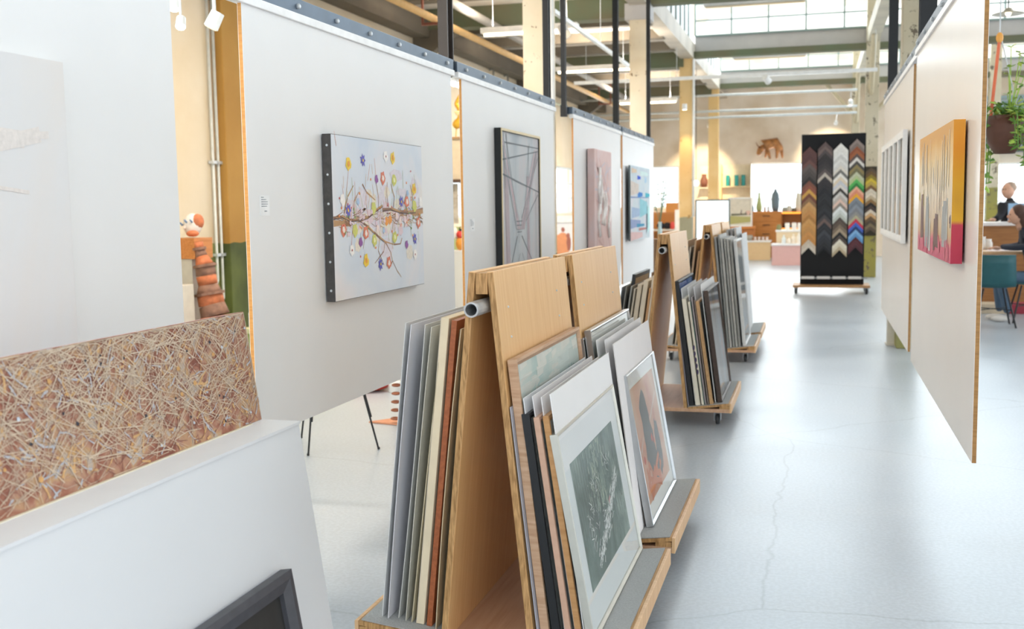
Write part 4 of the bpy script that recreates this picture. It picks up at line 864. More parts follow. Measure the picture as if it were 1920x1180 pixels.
pipe('conduit', 'thin pale pipe running high along the cream wall above the steel rails', [(-5.9, 6, 3.85), (-5.9, 30.2, 3.85)], .028, M('#d3d6bd', .5), clips=[(-5.93, 14+i*2.2, 3.85) for i in range(6)])
pipe('duct', 'ochre duct running along the cream wall under the pale pipe', [(-5.88, 6, 3.70), (-5.88, 17.6, 3.70)], .07, M('#d3a44a', .5))
pipe('duct', 'tan pipe hanging under the ceiling of the side bay', [(-4.85, 4, 3.92), (-4.85, 22, 3.92), (-4.85, 29.5, 3.92)], .05, M('#d6ad72', .5))
pipe('duct', 'broad pale grey duct beside the tan pipe under the side bay ceiling', [(-4.55, 4, 4.08), (-4.55, 29.5, 4.08)], .06, M('#8f8a82', .6))
for y in (13.6, 19.6, 25.6):
    t = thing('pipe_hanger', 'red brown pipe hanger, the %s one under the side bay ceiling' % {13.6: 'nearest', 19.6: 'middle', 25.6: 'farthest'}[y], 'bracket', (-4.85, y, 3.84), 'red brown pipe hangers')
    B().box(-5.0, -4.7, y-.02, y+.02, 3.83, 3.865).out('saddle', M('#7a4534', .6), t); B().box(-5.0, -4.975, y-.02, y+.02, 3.865, 4.42).out('rod', M('#7a4534', .6), t); B().box(-4.725, -4.7, y-.02, y+.02, 3.865, 4.42).out('rod', M('#7a4534', .6), t)
for y, n in ((20.0, 'nearer'), (21.0, 'farther')): pipe('conduit', '%s short hooked conduit rising from the pale pipe on the cream wall' % n, [(-5.93, y-.25, 4.02), (-5.93, y, 4.06), (-5.93, y, 3.7)], .018, M('#8f8b80', .5))
def torso():
    t = thing('terracotta_sculpture', 'tall ringed terracotta sculpture tapering upward before the green wall', 'sculpture', (-5.2, 8.5, 0)); c = (-5.14, 8.5)
    secs = [(-5.12, .36, .17, .13), (-5.14, .52, .13, .10), (-5.17, .62, .115, .12), (-5.19, .72, .115, .095), (-5.20, .80, .085, .08), (-5.215, .88, .09, .10), (-5.225, .97, .085, .06), (-5.255, 1.05, .055, .05), (-5.275, 1.12, .045, .06), (-5.29, 1.17, .05, .03)]
    for i, (a, b) in enumerate(zip(secs, secs[1:])):
        bb = B(); n = 14; bb.tube([(a[0], 8.5, a[1]), ((a[0]+b[0])/2, 8.5, (a[1]+b[1])/2), (b[0], 8.5, b[1])], a[2], n, True, b[2]); bb.out('ring_segment', TERRA if i % 2 == 0 else TERRAD, t, smooth=True)
        if i in (2, 5, 7): B().tube([(b[0]+.002, 8.5, b[1]-.012), (b[0]-.002, 8.5, b[1]+.012)], b[2]+.018, n).out('collar', TERRAD, t)
    B().box(-5.35, -4.9, 8.3, 8.7, 0, .36).out('plinth', WHITE, t)
torso()
def clay_head():
    t = thing('clay_head', 'white and orange clay head with a blue band on an orange box', 'sculpture', (-5.40, 8.6, 1.215)); o = (-5.395, 8.6, 1.33)
    B().ball(o, (.085, .08, .105), 14, 10).out('face', M('#ece4dc', .6, var=.1), t, smooth=True)
    B().ball((o[0]+.05, o[1]+.01, o[2]+.03), (.05, .07, .07), 12, 8).out('hair', TERRA, t, smooth=True)
    for k in range(3): B().tube([(o[0]-.085+k*.05, o[1]-.07+.01*abs(k-1), o[2]+.02+.03*math.sin(k)), (o[0]-.055+k*.05, o[1]-.085+.01*abs(k-1), o[2]+.0+.03*math.sin(k))], .009, 6).out('blue_band', M('#6d86a8', .5), t)
    B().ball((o[0]-.03, o[1]-.078, o[2]-.02), (.012, .02, .022), 8, 6).out('nose', M('#e3d3c6', .6), t); B().ball((o[0]+.03, o[1]-.05, o[2]-.075), (.06, .05, .03), 10, 6).out('collar', TERRA, t, smooth=True)
clay_head()
bb = thing('display_plinth', 'orange wooden box on a grey plinth carrying the clay head', 'plinth', (-5.42, 8.6, 0)); B().box(-5.55, -5.29, 8.45, 8.75, 1.03, 1.215).out('box', wood('#cf8a4c', '#b97238', .5), bb, bevel=.004); B().box(-5.52, -5.34, 8.48, 8.72, 0, 1.03).out('plinth', M('#d9d3c6', .6), bb)
cb = thing('grey_cabinet', 'low grey cabinet beside the ringed terracotta sculpture', 'cabinet', (-5.45, 8.2, 0)); B().box(-5.7, -5.22, 8.0, 8.3, 0, .82).out('body', M('#d6cfc2', .6), cb, bevel=.004); B().box(-5.69, -5.23, 7.985, 8.0, .03, .80).out('door', M('#dcd6cb', .55), cb, bevel=.003)
def bottle(name, label, cat, c, h, r, mat, capm=None, group=None, prof=None):
    t = thing(name, label, cat, c, group); pr = prof or [(.0, 0), (.9, 0), (1, .03), (1, .6), (.8, .7), (.4, .78), (.38, .95), (.45, .96), (.45, 1.0), (0.0, 1.0)]
    B().lathe(c, [(max(a*r, .0005), b*h) for a, b in pr], 14).out('body', mat, t, smooth=True)
    if capm: B().lathe((c[0], c[1], c[2]+h), [(.5*r, 0), (.5*r, .08*h), (.0005, .085*h)], 10).out('cap', capm, t)
    return t
st = thing('side_shelf', 'low green shelf at the edge of the flower panel, holding a white bottle', 'shelf', (-4.75, 8.6, 0)); B().box(-4.86, -4.66, 8.4, 8.8, .38, .42).out('shelf_top', M('#c9c79a', .6), st); B().box(-4.84, -4.68, 8.42, 8.78, 0, .38).out('body', M('#9aa560', .6), st)
bottle('white_bottle', 'white bottle with a blue label at the edge of the flower panel', 'bottle', (-4.80, 8.55, .42), .2, .035, M('#eef1f4', .4))
# tripod easel behind the flower panel
tp = thing('tripod_easel', 'black tripod easel whose thin legs show below the flower panel', 'easel', (-2.75, 5.9, 0)); ap = Vector((-2.83, 5.90, 1.25))
for f in ((-2.531, 5.964, 0), (-2.877, 5.717, 0), (-3.144, 6.16, 0)):
    f = Vector(f); lo = f+(ap-f)*.32; lg = B().tube([f, lo], .006, 8).out('leg', BLACKM, tp); B().tube([f+(ap-f)*.16+Vector((.008, -.006, 0)), ap], .009, 8).out('leg_tube', BLACKM, lg); B().ball(f+Vector((0, 0, .008)), .009, 8, 6).out('foot', BLACKM, lg)
B().ball(ap, .03, 10, 6).out('head', BLACKM, tp); B().box(-3.1, -2.55, 5.86, 5.89, 1.22, 1.25).out('picture_rest', BLACKM, tp)
def copper():
    t = thing('fin_sculpture', 'copper brown spine sculpture with rounded fins on a triangular base', 'sculpture', (-2.66, 6.6, 0)); m = M('#9a5f45', .5, .3, .2, 20)
    b = B(); b.add([(-2.91, 6.70, .002), (-2.45, 6.62, .002), (-2.66, 7.0, .002), (-2.91, 6.70, .012), (-2.45, 6.62, .012), (-2.66, 7.0, .012)], [(0, 1, 2), (3, 4, 5), (0, 1, 4, 3), (1, 2, 5, 4), (2, 0, 3, 5)]); b.out('base', M('#c98a68', .5, .2), t)
    B().tube([(-2.665, 6.72, .012), (-2.655, 6.72, .3), (-2.63, 6.72, .62)], .022, 8).out('spine', m, t)
    for k in range(10):
        z = .04+k*.057; x = -2.665+k*.0035; B().ball((x-.052, 6.70, z), (.034, .03, .012), 10, 6).out('fin', m, t, smooth=True); B().ball((x+.05, 6.72, z+.02), (.034, .03, .012), 10, 6).out('fin', m, t, smooth=True)
copper()
rd = thing('red_bowl', 'red dish lying on the floor behind the flower panel', 'dish', (-3.40, 7.9, 0)); B().lathe((-3.42, 7.95, 0), [(.04, .0), (.13, .02), (.17, .07), (.16, .07), (.12, .03), (.001, .02)], 18).out('bowl', M('#c8321f', .35), rd, smooth=True)
bottle('white_jar', 'small white jar on the floor beside the copper fin sculpture', 'jar', (-3.20, 7.9, 0), .09, .05, M('#dcdcda', .5), prof=[(0, 0), (.95, 0), (1, .05), (1, .8), (.9, .95), (.6, 1), (0, 1)])
# things seen through the gap beside the brown post
def bird():
    t = thing('yellow_bird', 'golden yellow bird sculpture seen through the gap beside the brown post', 'sculpture', (-4.98, 15.0, 2.45)); m = M('#e3b23c', .35, .3, .15, 20)
    skin('body', [(-5.06, 15, 2.60, .055), (-5.0, 15, 2.66, .08), (-4.93, 15, 2.72, .07), (-4.96, 15, 2.86, .04), (-5.02, 15, 2.94, .035), (-4.95, 15, 3.06, .03), (-4.86, 15, 3.16, .02)], [(0, 1), (1, 2), (2, 3), (3, 4), (4, 5), (5, 6)], m, t)
    for s in (-1, 1): B().tube([(-4.99+.03*s, 15, 2.6), (-4.99+.04*s, 15, 2.47)], .008, 6).out('leg', m, t)
    for k in range(3): B().ball((-4.98+.02*k, 14.97, 2.82-.03*k), (.06, .02, .02), 8, 6).out('feather', M('#f0dfa6', .5), t)
bird()
cab = thing('display_cabinet', 'cream display cabinet with a dark shelf under the yellow bird', 'cabinet', (-5.0, 15.1, .4)); B().box(-5.3, -4.7, 15.0, 15.4, 1.86, 2.44).out('upper_box', M('#d8c8ad', .6), cab, bevel=.004); B().box(-5.32, -4.68, 14.98, 15.42, 2.44, 2.47).out('top', M('#a5835c', .5), cab); B().box(-5.32, -4.68, 14.98, 15.42, 1.82, 1.86).out('shelf', M('#5c4436', .5), cab); B().box(-5.0, -4.7, 15.1, 15.4, .82, 1.82).out('side_panel', wood('#d39a58', '#c0843f', .5), cab); B().box(-5.3, -4.7, 14.9, 15.4, 0, .82).out('white_base', WHITE, cab)
B().box(-5.28, -5.04, 15.05, 15.08, 1.22, 1.8).out('picture_panel', canvas_mat('cab_pic', [(.3, '#8f8478'), (.5, '#c3bbae'), (.7, '#d9d2c6')], 8), cab)
fg = thing('toy_figure', 'small white, red and orange figure on the white cabinet base', 'figurine', (-5.0, 14.97, .82)); 
for c, r, col, nm in (((-4.99, 14.96, .93), (.06, .05, .10), '#e89a3c', 'lower_body'), ((-4.985, 14.96, 1.06), (.055, .05, .06), '#d8413a', 'chest'), ((-5.06, 14.97, 1.08), (.04, .04, .09), '#f2efea', 'wing'), ((-4.97, 14.96, 1.14), (.03, .03, .035), '#35332f', 'head'), ((-4.955, 14.94, 1.155), (.015, .03, .012), '#e8d27a', 'beak')): B().ball(c, r, 10, 8).out(nm, M(col, .5), fg, smooth=True)
# print of figures below the window of the left wall
pr = thing('figure_poster', 'large white poster of an orange figure group under the side window', 'poster', (-4.6, 20.4, .3)); B().box(-4.95, -4.25, 20.4, 20.44, .35, 1.14).out('sheet', M('#e9e6e9', .6, var=.03), pr); pl = Plane((-4.95, 20.4, .35), (.7, 0, 0), (0, 0, .79), (0, -1, 0))
blobs(pl, [(.35, .32, (.13, .24)), (.34, .62, (.12, .10)), (.22, .45, (.08, .2))], .002, .06, 14).out('printed_figure', M('#e29a70', .7), pr); blobs(pl, [(.36, .82, (.035, .05)), (.52, .5, (.045, .16)), (.5, .68, (.035, .05))], .003, .06, 12).out('printed_figure', M('#a8685a', .7), pr)
B().box(-5.0, -4.2, 20.45, 20.5, 0, 1.14).out('stand_board', WHITE, pr); B().box(-5.0, -4.2, 20.38, 20.5, 1.14, 1.27).out('top_board', M('#f0efee', .5), pr)
# ================================================================ ceiling services
def fluor(label, x0, x1, y, z, on=True, pw=26):
    t = thing('fluorescent_lamp', label, 'lamp', ((x0+x1)/2, y, z), 'fluorescent ceiling lamps')
    B().box(x0, x1, y-.09, y+.09, z+.02, z+.09).out('tray', M('#d9d9d6', .4), t, bevel=.006)
    B().tube([(x0+.03, y, z+.003), (x1-.03, y, z+.003)], .017, 8).out('tube', emit('#ffe9c4', 6.0 if on else .0), t)
    for xx in (x0+.15, x1-.15): B().tube([(xx, y, z+.09), (xx, y, 4.42 if x0 < -2.6 else 5.0)], .004, 5).out('wire', BOLT, t)
    if on:
        for dz, fl, k in ((-.03, 0, 1.0), (.12, math.pi, .9)):  # the second, upward light is added above the tray to brighten the ceiling
            l = bpy.data.lights.new('tube_and_added_uplight', 'AREA'); l.shape = 'RECTANGLE'; l.size = x1-x0; l.size_y = .12; l.energy = pw*k; l.color = (1, .9, .78); o = bpy.data.objects.new('tube_and_added_uplight', l); COL.objects.link(o); o.parent = t; o.location = (0, 0, dz); o.rotation_euler = (fl, 0, 0)
for y, w_ in ((2, 'nearest'), (8, 'second'), (14, 'third'), (18.3, 'fourth'), (24.4, 'farthest')): fluor('%s lit fluorescent lamp under the side bay ceiling' % w_, -4.3, -3.0, y, 3.72, True, 62)
fluor('long fluorescent tray hanging before the nearer roof light', -1.98, -.2, 20, 4.95, False); fluor('long fluorescent tray hanging before the farther roof light', -1.9, -.25, 26, 4.78, False)
def track(name, label, a, b, r=.022, hang=()):
    t = thing(name, label, 'track', a); B().par(Vector(a)-Vector((r, r, r)), Vector(b)-Vector(a)+Vector((2*r, 0, 0)) if abs(b[0]-a[0]) > .1 else Vector(b)-Vector(a), (0, 2*r, 0) if abs(b[0]-a[0]) > .1 else (2*r, 0, 0), (0, 0, 2*r)).out('rail', M('#eef0f0', .4), t)
    for h in hang: B().tube([(h[0], h[1], a[2]), h], .004, 5).out('hanger', BOLT, t)
track('lighting_track', 'white lighting track running down the side bay beside the columns', (-2.82, 11.9, 3.6), (-2.82, 18, 3.6), hang=[(-2.82, 12.2, 4.47), (-2.82, 14.6, 4.47), (-2.82, 17.6, 4.47)])
track('lighting_track', 'white lighting track crossing the hall before the far columns', (-4.4, 20.3, 3.76), (.98, 20.3, 3.76), .03, hang=[(-4.2, 20.3, 4.47), (-2.5, 20.3, 4.34), (.97, 20.3, 4.47)])
for z, n in ((4.08, 'topmost'), (3.70, 'middle'), (3.55, 'lowest')): pipe('cross_pipe', '%s pale pipe crossing the hall before the far wall' % n, [(-5.9, 27, z), (.9, 27, z)], .028, M('#c9cdcb', .45, .3))
pipe('drop_pipe', 'thin white vertical pipe beside the lit far column', [(-2.36, 21.85, 4.3), (-2.36, 21.85, 1.2)], .025, M('#e6e6e4', .5))
for i, yy in enumerate((10, 16)): pipe('drop_pipe', 'white vertical pipe on the aisle face of the %s chipped column' % ('nearer', 'farther')[i], [(-2.37, yy-.1, 4.3), (-2.37, yy-.1, .3)], .022, M('#e6e6e4', .5))
def spot(label, p, aim, on=True, pw=8, size=1.0, col=(1, .78, .5), lit=True, arm=None):
    p = Vector(p); d = (Vector(aim)-p).normalized(); t = thing('spotlight', label, 'spotlight', p, 'track spotlights'); s = size
    B().tube([p-d*.11*s, p], .045*s, 12, True, .05*s).out('housing', M('#ececea', .4), t, smooth=False)
    B().tube([p-d*.06*s, Vector(arm) if arm else p-d*.06*s+Vector((0, 0, .14*s))], .012*s, 6).out('bracket', M('#e0e0de', .4), t)
    B().tube([p, p+d*.004], .042*s, 12).out('lens', emit('#fff1d6', 9.0 if on else 0.2), t)
    if on and lit:
        l = bpy.data.lights.new('spot_light', 'SPOT'); l.energy = pw; l.spot_size = math.radians(52); l.spot_blend = .6; l.color = col; l.shadow_soft_size = .03
        o = bpy.data.objects.new('spot_light', l); COL.objects.link(o); o.parent = t; o.location = d*.02; o.rotation_euler = d.to_track_quat('-Z', 'Y').to_euler()
    return t
spot('white spotlight shining down the lit far column', (-2.50, 21.55, 3.30), (-2.52, 21.9, 1.2), pw=45, col=(1, .62, .3), arm=(-2.5, 21.92, 3.42))
spot('white spotlight beside the far column, aimed at the whitewashed wall', (-2.66, 28.3, 3.42), (-3.08, 30.35, 2.1), pw=300, arm=(-2.6, 28.1, 3.5))
spot('white spotlight high above the black display, on the brace', (.76, 27, 3.75), (.9, 28.1, 2.2), pw=90, arm=(.76, 27, 4.08))
spot('white spotlight low above the black display', (.45, 28.4, 3.40), (.35, 30.3, 2.6), pw=260, arm=(.45, 27, 3.55))
spot('unlit white spotlight hanging from the crossing track', (-.85, 20.3, 3.63), (-.5, 20.9, 3.2), False, size=1.3, arm=(-.85, 20.3, 3.77))
spot('white square spotlight hanging from the side bay track', (-2.80, 12.4, 3.42), (-2.5, 12.0, 3.0), False, size=1.3, arm=(-2.82, 12.4, 3.61))
spot('glowing spotlight at the top edge of the near white panel', (-2.55, 4.0, 2.28), (-2.50, 3.9, 2.0), True, size=.45, lit=False, arm=(-2.6, 4.05, 4.47))
spot('second glowing spotlight just under the top edge beside the near white panel', (-2.60, 4.12, 2.23), (-2.5, 3.9, 1.9), True, size=.45, lit=False, arm=(-2.6, 4.1, 4.47))
spot('unlit white boxy spotlight beside the ochre pilaster', (-3.1, 5.2, 2.42), (-3.2, 5.15, 2.2), False, size=.8, arm=(-3.1, 5.2, 4.47))
spot('glowing spotlight in the gap under the brown post', (-2.321, 6.9, 2.269), (-2.321, 6.7, 1.9), True, size=.7, lit=False, arm=(-2.15, 6.9, 2.29))
spot('second glowing spotlight in the gap under the brown post, lower', (-2.280, 6.9, 2.257), (-2.280, 6.7, 1.9), True, size=.7, lit=False, arm=(-2.15, 6.95, 2.29))
# ================================================================ far end of the hall
def drawers():
    x0, x1, y, z0, z1 = -1.66, -.87, 29.5, 0, 1.235; t = thing('drawer_chest', 'orange wooden chest of drawers under the far window', 'chest of drawers', ((x0+x1)/2, y, 0)); wm = wood('#c98540', '#b8742f', .45, (2, 2, 20))
    B().box(x0, x1, y, y+.5, z0, z1).out('body', wm, t, bevel=.004)
    for k in range(5):
        d = B().box(x0+.012, x1-.012, y-.016, y, .03+k*.238, .26+k*.238).out('drawer', wm, t, bevel=.003); B().box(x0+.30, x1-.30, y-.035, y-.016, .15+k*.238, .175+k*.238).out('handle', M('#6a4526', .5), d)
drawers()
def far_shelf():
    t = thing('shelf_unit', 'wooden shelf unit with lit orange shelf edges beside the chest of drawers', 'shelf', (-.6, 29.5, 0)); wm = wood('#c07a3a', '#a9652a', .5)
    B().box(-.86, .3, 29.92, 29.96, 0, 1.2).out('back_panel', wm, t)
    for z in (.02, .40, .745, 1.17): B().box(-.86, .3, 29.5, 29.92, z, z+.03).out('shelf', wm, t); 
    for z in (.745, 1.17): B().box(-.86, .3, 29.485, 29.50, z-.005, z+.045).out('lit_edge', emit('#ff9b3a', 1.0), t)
    for x in (-.88, .3): B().box(x, x+.02, 29.5, 29.96, 0, 1.2).out('side_panel', wm, t)
far_shelf()
V1 = [(0, 0), (.7, 0), (1, .12), (1, .3), (.6, .6), (.35, .85), (.45, 1), (0, 1)]; V2 = [(0, 0), (.6, 0), (.9, .2), (1, .55), (.8, .8), (.4, .9), (.3, 1), (0, 1)]; POT = [(0, 0), (.8, 0), (1, .25), (1, .6), (.7, .85), (.75, 1), (0, 1)]
bottle('vase', 'slim green vase on the chest of drawers', 'vase', (-1.46, 29.7, 1.236), .50, .08, M('#a9b578', .4), prof=V1)
bottle('vase', 'tall slate blue vase on the chest of drawers', 'vase', (-1.04, 29.7, 1.236), .58, .115, M('#6a7b86', .4), prof=V2)
bottle('glass_bottle', 'small clear glass bottle between the vases on the chest', 'bottle', (-1.22, 29.68, 1.236), .18, .04, M('#dfe6ea', .15))
bottle('glass_bottle', 'small brown bottle between the vases on the chest', 'bottle', (-1.31, 29.66, 1.236), .16, .03, M('#b08a6a', .3))
bottle('vase', 'low dark vase at the corner of the chest of drawers', 'vase', (-1.63, 29.65, 1.236), .16, .035, M('#4b6a70', .4), prof=POT)
for i, (x, z, h, r, c, n) in enumerate([(-.78, .775, .13, .05, '#4f3a30', 'dark brown'), (-.66, .775, .10, .06, '#3d3a3c', 'black'), (-.55, .775, .16, .06, '#d9c3b8', 'pale pink'), (-.42, .775, .14, .06, '#e3d2c6', 'cream'), (-.80, 1.20, .14, .07, '#9fa39a', 'grey green'), (-.68, 1.20, .18, .08, '#c9cbbf', 'pale grey'), (-.55, 1.20, .12, .07, '#5f5548', 'brown'), (-.44, 1.20, .50, .09, '#d8d3c3', 'tall ivory')]): bottle('pottery_jar', '%s pottery jar on the lit shelf unit' % n, 'jar', (x, 29.7, z), h, r, M(c, .5), prof=POT, group='pottery on the shelf unit')
def plinth(label, x0, x1, y0, y1, z, body, top='#f2f2f2'):
    t = thing('plinth', label, 'plinth', ((x0+x1)/2, (y0+y1)/2, 0)); B().box(x0+.02, x1-.02, y0+.02, y1-.02, 0, z-.04).out('body', M(body, .6, var=.02), t); B().box(x0, x1, y0, y1, z-.04, z).out('top', M(top, .5, var=.01), t, bevel=.004); return t
plinth('low pale yellow plinth before the chest of drawers', -1.84, -1.10, 28.3, 28.9, .50, '#e6c79a')
plinth('pink plinth with a white top beside the black display', -1.0, -.25, 25.95, 26.6, .50, '#e0b3ad')
plinth('taller cream plinth with a white top behind the pink one', -.93, -.2, 26.8, 27.5, .80, '#e9d3ae')
for i, (x, c, n) in enumerate([(-.66, '#f3efe6', 'first'), (-.50, '#efe9e0', 'second'), (-.36, '#f3f0ea', 'third')]): bottle('white_beaker', '%s white beaker on the cream plinth' % n, 'beaker', (x, 27.0, .80), .17, .055, M(c, .5), prof=[(0, 0), (.95, 0), (1, .05), (1, 1), (.9, 1), (.85, .1), (0, .1)], group='white beakers on the cream plinth')
for i, (x, h, c, n) in enumerate([(-.72, .20, '#dfe6e6', 'clear pointed'), (-.60, .14, '#f0e6d6', 'cream'), (-.50, .22, '#efe3d0', 'tall ivory'), (-.38, .26, '#f1e8da', 'tallest ivory')]): bottle('glass_carafe', '%s carafe on the pink plinth' % n, 'carafe', (x, 26.25, .50), h, .05, M(c, .3), group='carafes on the pink plinth')
bottle('stone_bowl', 'grey stone bowl on the pale yellow plinth', 'bowl', (-1.66, 28.6, .50), .14, .10, M('#a8a49a', .7, var=.15), prof=[(0, 0), (.6, 0), (.95, .3), (1, .7), (.85, 1), (.7, .9), (0, .3)])
for i, (x, n) in enumerate([(-1.5, 'first'), (-1.40, 'second'), (-1.30, 'third'), (-1.2, 'fourth')]): bottle('small_glass', '%s small glass in the row on the pale yellow plinth' % n, 'glass', (x, 28.55, .50), .09, .035, M('#e9d9d2', .2), prof=[(0, 0), (.8, 0), (1, 1), (.92, 1), (.7, .1), (0, .1)], group='small glasses on the yellow plinth')
bottle('round_pot', 'round olive pot at the corner of the cream plinth', 'pot', (-.86, 27.1, .80), .13, .06, M('#8b8a5a', .6), prof=POT)
# easel board and landscape picture
ez = thing('white_easel_board', 'white board with added glow in a dark thin frame standing before the far column', 'board', (-2.19, 24, 0)); B().box(-2.52, -1.83, 24.02, 24.04, .45, 1.525).out('added_glow_sheet', emit('#f6fbff', .55), ez); B().ring((-2.55, 24.05, .42), (.75, 0, 0), (0, 0, 1.13), (0, -.05, 0), .028).out('frame', M('#5a6a6a', .4), ez)  # emission added so the board reads as blown-out white
for x in (-2.5, -1.86): B().tube([(x, 24.1, 1.3), (x, 24.35, 0)], .012, 6).out('rear_leg', BLACKM, ez); B().tube([(x, 24.0, .45), (x, 23.98, 0)], .012, 6).out('front_leg', BLACKM, ez)
ld = thing('landscape_picture', 'white framed green landscape picture behind the white board', 'picture', (-1.88, 28.6, .86)); B().ring((-2.2, 28.64, .86), (.62, 0, 0), (0, 0, .75), (0, -.04, 0), .04).out('frame', M('#eceae6', .5), ld); B().box(-2.17, -1.61, 28.62, 28.63, .89, 1.58).out('picture', M('#d8d0c0', .7, var=.06), ld)
pl = Plane((-2.17, 28.62, .89), (.56, 0, 0), (0, 0, .69), (0, -1, 0)); strokes(pl, [(0, .2, 1, .22, .22)], .001).out('painted_meadow', P('#b3ad6e'), ld); strokes(pl, [(.1, .4, 1, .42, .05)], .002).out('painted_trees', P('#5f6048'), ld); strokes(pl, [(.55, .4, .56, .58, .03), (.75, .4, .76, .5, .03)], .003).out('painted_trees', P('#5a4a48'), ld); strokes(pl, [(.8, .45, .98, .5, .12)], .0022).out('painted_sky', P('#e0b9a9'), ld)
B().box(-2.25, -1.5, 28.6, 28.9, .80, .86).out('orange_shelf', wood('#d98a44', '#c57732', .5), ld); B().box(-2.23, -1.52, 28.66, 28.88, 0, .80).out('cabinet_base', wood('#c97f42', '#b06a30', .5), ld)
for i, (x, n) in enumerate(((-2.335, 'nearest the column'), (-2.10, 'in the middle'), (-1.915, 'nearest the window'))):
    bottle('teal_bottle', 'teal glass bottle on the far wall, the one %s' % n, 'bottle', (x, 30.25, 1.93), .30, .055, M('#2f9a98', .2), prof=[(0, 0), (.9, 0), (1, .05), (1, .9), (.9, 1), (0, 1)], group='teal bottles on the far wall')
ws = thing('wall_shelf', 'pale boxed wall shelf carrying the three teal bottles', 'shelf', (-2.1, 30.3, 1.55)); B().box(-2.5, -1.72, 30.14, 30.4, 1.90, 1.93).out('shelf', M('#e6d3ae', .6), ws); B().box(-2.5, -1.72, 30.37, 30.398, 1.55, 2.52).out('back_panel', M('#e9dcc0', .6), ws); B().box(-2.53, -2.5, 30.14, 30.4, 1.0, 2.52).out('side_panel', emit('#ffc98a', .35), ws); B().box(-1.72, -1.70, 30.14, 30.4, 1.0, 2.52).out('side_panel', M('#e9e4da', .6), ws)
bottle('brown_vase', 'dark brown vase on the wall left of the white board', 'vase', (-2.97, 30.2, 1.91), .36, .105, M('#7a4a38', .5), prof=[(0, 0), (.7, 0), (1, .3), (1, .55), (.6, .8), (.65, 1), (0, 1)])
bottle('brown_cup', 'small dark brown cup below the brown vase', 'cup', (-2.80, 30.2, 1.56), .20, .06, M('#5f4436', .5), prof=[(0, 0), (.9, 0), (1, 1), (.9, 1), (.8, .1), (0, .1)])
wb = thing('wall_shelf', 'pale wall shelf carrying the brown vase and cup', 'shelf', (-2.9, 30.3, 1.5)); B().box(-3.1, -2.62, 30.1, 30.4, 1.88, 1.91).out('shelf', M('#e9ddc6', .6), wb); B().box(-3.1, -2.62, 30.1, 30.4, 1.53, 1.56).out('shelf', M('#e9ddc6', .6), wb); B().box(-3.1, -2.62, 30.37, 30.398, 1.53, 2.5).out('back_panel', M('#efe4cc', .6), wb)
gl = thing('globe_lamp', 'round glowing globe lamp beside the lit far column', 'lamp', (-2.47, 23.4, 1.9)); B().ball((-2.47, 23.4, 1.9), .055, 12, 8).out('globe', emit('#fff6e6', 6), gl, smooth=True); B().tube([(-2.47, 23.4, 1.95), (-2.47, 23.4, 4.33)], .006, 6).out('cord', BLACKM, gl)
# left of the lit column
od = thing('orange_cabinet', 'orange wooden cabinet under the far window, left of the lit column', 'cabinet', (-4.1, 29.2, 0)); B().box(-4.55, -3.55, 29.0, 29.4, 0, 1.25).out('body', wood('#d08a4a', '#bd7636', .5), od, bevel=.004); B().box(-3.86, -3.56, 29.0, 29.3, 1.25, 1.5).out('raised_box', wood('#e39a4e', '#d4883a', .5), od); 
for k in range(2): B().box(-4.53+k*.5, -4.07+k*.5, 28.985, 29.0, .05, 1.2).out('door', wood('#c9823f', '#b8722f', .5), od)
for i, (x, c, n) in enumerate(((-3.93, '#2b2f3a', 'dark navy'), (-3.76, '#26242a', 'black'))): solo('fabric_bundle', '%s bundle on the wooden top beyond the blue painting panel' % n, 'bundle', B().ball((x, 28.55, .90), (.11, .1, .09), 12, 8), M(c, .8), (x, 28.55, .82), smooth=True)
solo('red_bundle', 'small red bundle beside the dark ones beyond the blue painting panel', 'bundle', B().ball((-3.62, 28.5, .9), (.06, .08, .11), 12, 8), M('#e8584e', .7), (-3.62, 28.5, .8), smooth=True)
tb = thing('low_table', 'low pale table under the dark bundles', 'table', (-3.8, 28.6, 0)); B().box(-4.3, -3.3, 28.3, 28.85, .77, .81).out('table_top', M('#e3ddd2', .5), tb)
for x in (-4.26, -3.34):
    for yy in (28.33, 28.82): B().box(x-.02, x+.02, yy-.02, yy+.02, 0, .77).out('leg', M('#e3ddd2', .5), tb)
wp = thing('tall_white_plinth', 'tall white plinth with a glowing yellow lamp left of the lit column', 'plinth', (-3.2, 27.5, 0)); B().box(-3.42, -3.0, 27.4, 27.7, 0, 1.32).out('body', M('#ece8e2', .5), wp, bevel=.004); B().box(-3.30, -3.16, 27.38, 27.4, .85, 1.2).out('lit_panel', emit('#ffd083', 1.0), wp)
bottle('dark_cup', 'slate blue cup on the tall white plinth', 'cup', (-3.12, 27.5, 1.32), .26, .06, M('#5a6474', .5), prof=[(0, 0), (.7, 0), (1, .9), (1, 1), (.9, 1), (0, .2)])
def stems():
    t = thing('branch_vase', 'tall vase with thin green twigs at the end of the blue painting panel', 'vase', (-2.35, 15.6, .8)); rn = random.Random(6)
    B().lathe((-2.30, 16.6, .93), [(.001, 0), (.032, 0), (.036, .1), (.024, .2), (.03, .26)], 12).out('vase', M('#bcd3d8', .2), t, smooth=True)
    for k in range(9):
        a = rn.uniform(-.25, .2); h = rn.uniform(.35, .75); p = [(-2.30, 16.6, 1.15), (-2.30+a*.4, 16.6, 1.2+h*.5), (-2.30+a, 16.6+rn.uniform(-.1, .1), 1.2+h)]; o = B().tube(p, .004, 5).out('twig', M('#6f8a70', .7), t)
        for j in range(4): B().ball((-2.30+a*(.5+.12*j), 16.6, 1.2+h*(.5+.12*j)), (.018, .01, .01), 6, 4).out('leaf', M('#7fa08a', .7), o)
    B().box(-2.42, -2.2, 16.5, 16.7, 0, .93).out('stand', wood('#8a6a50', '#73543c', .5), t)
stems()
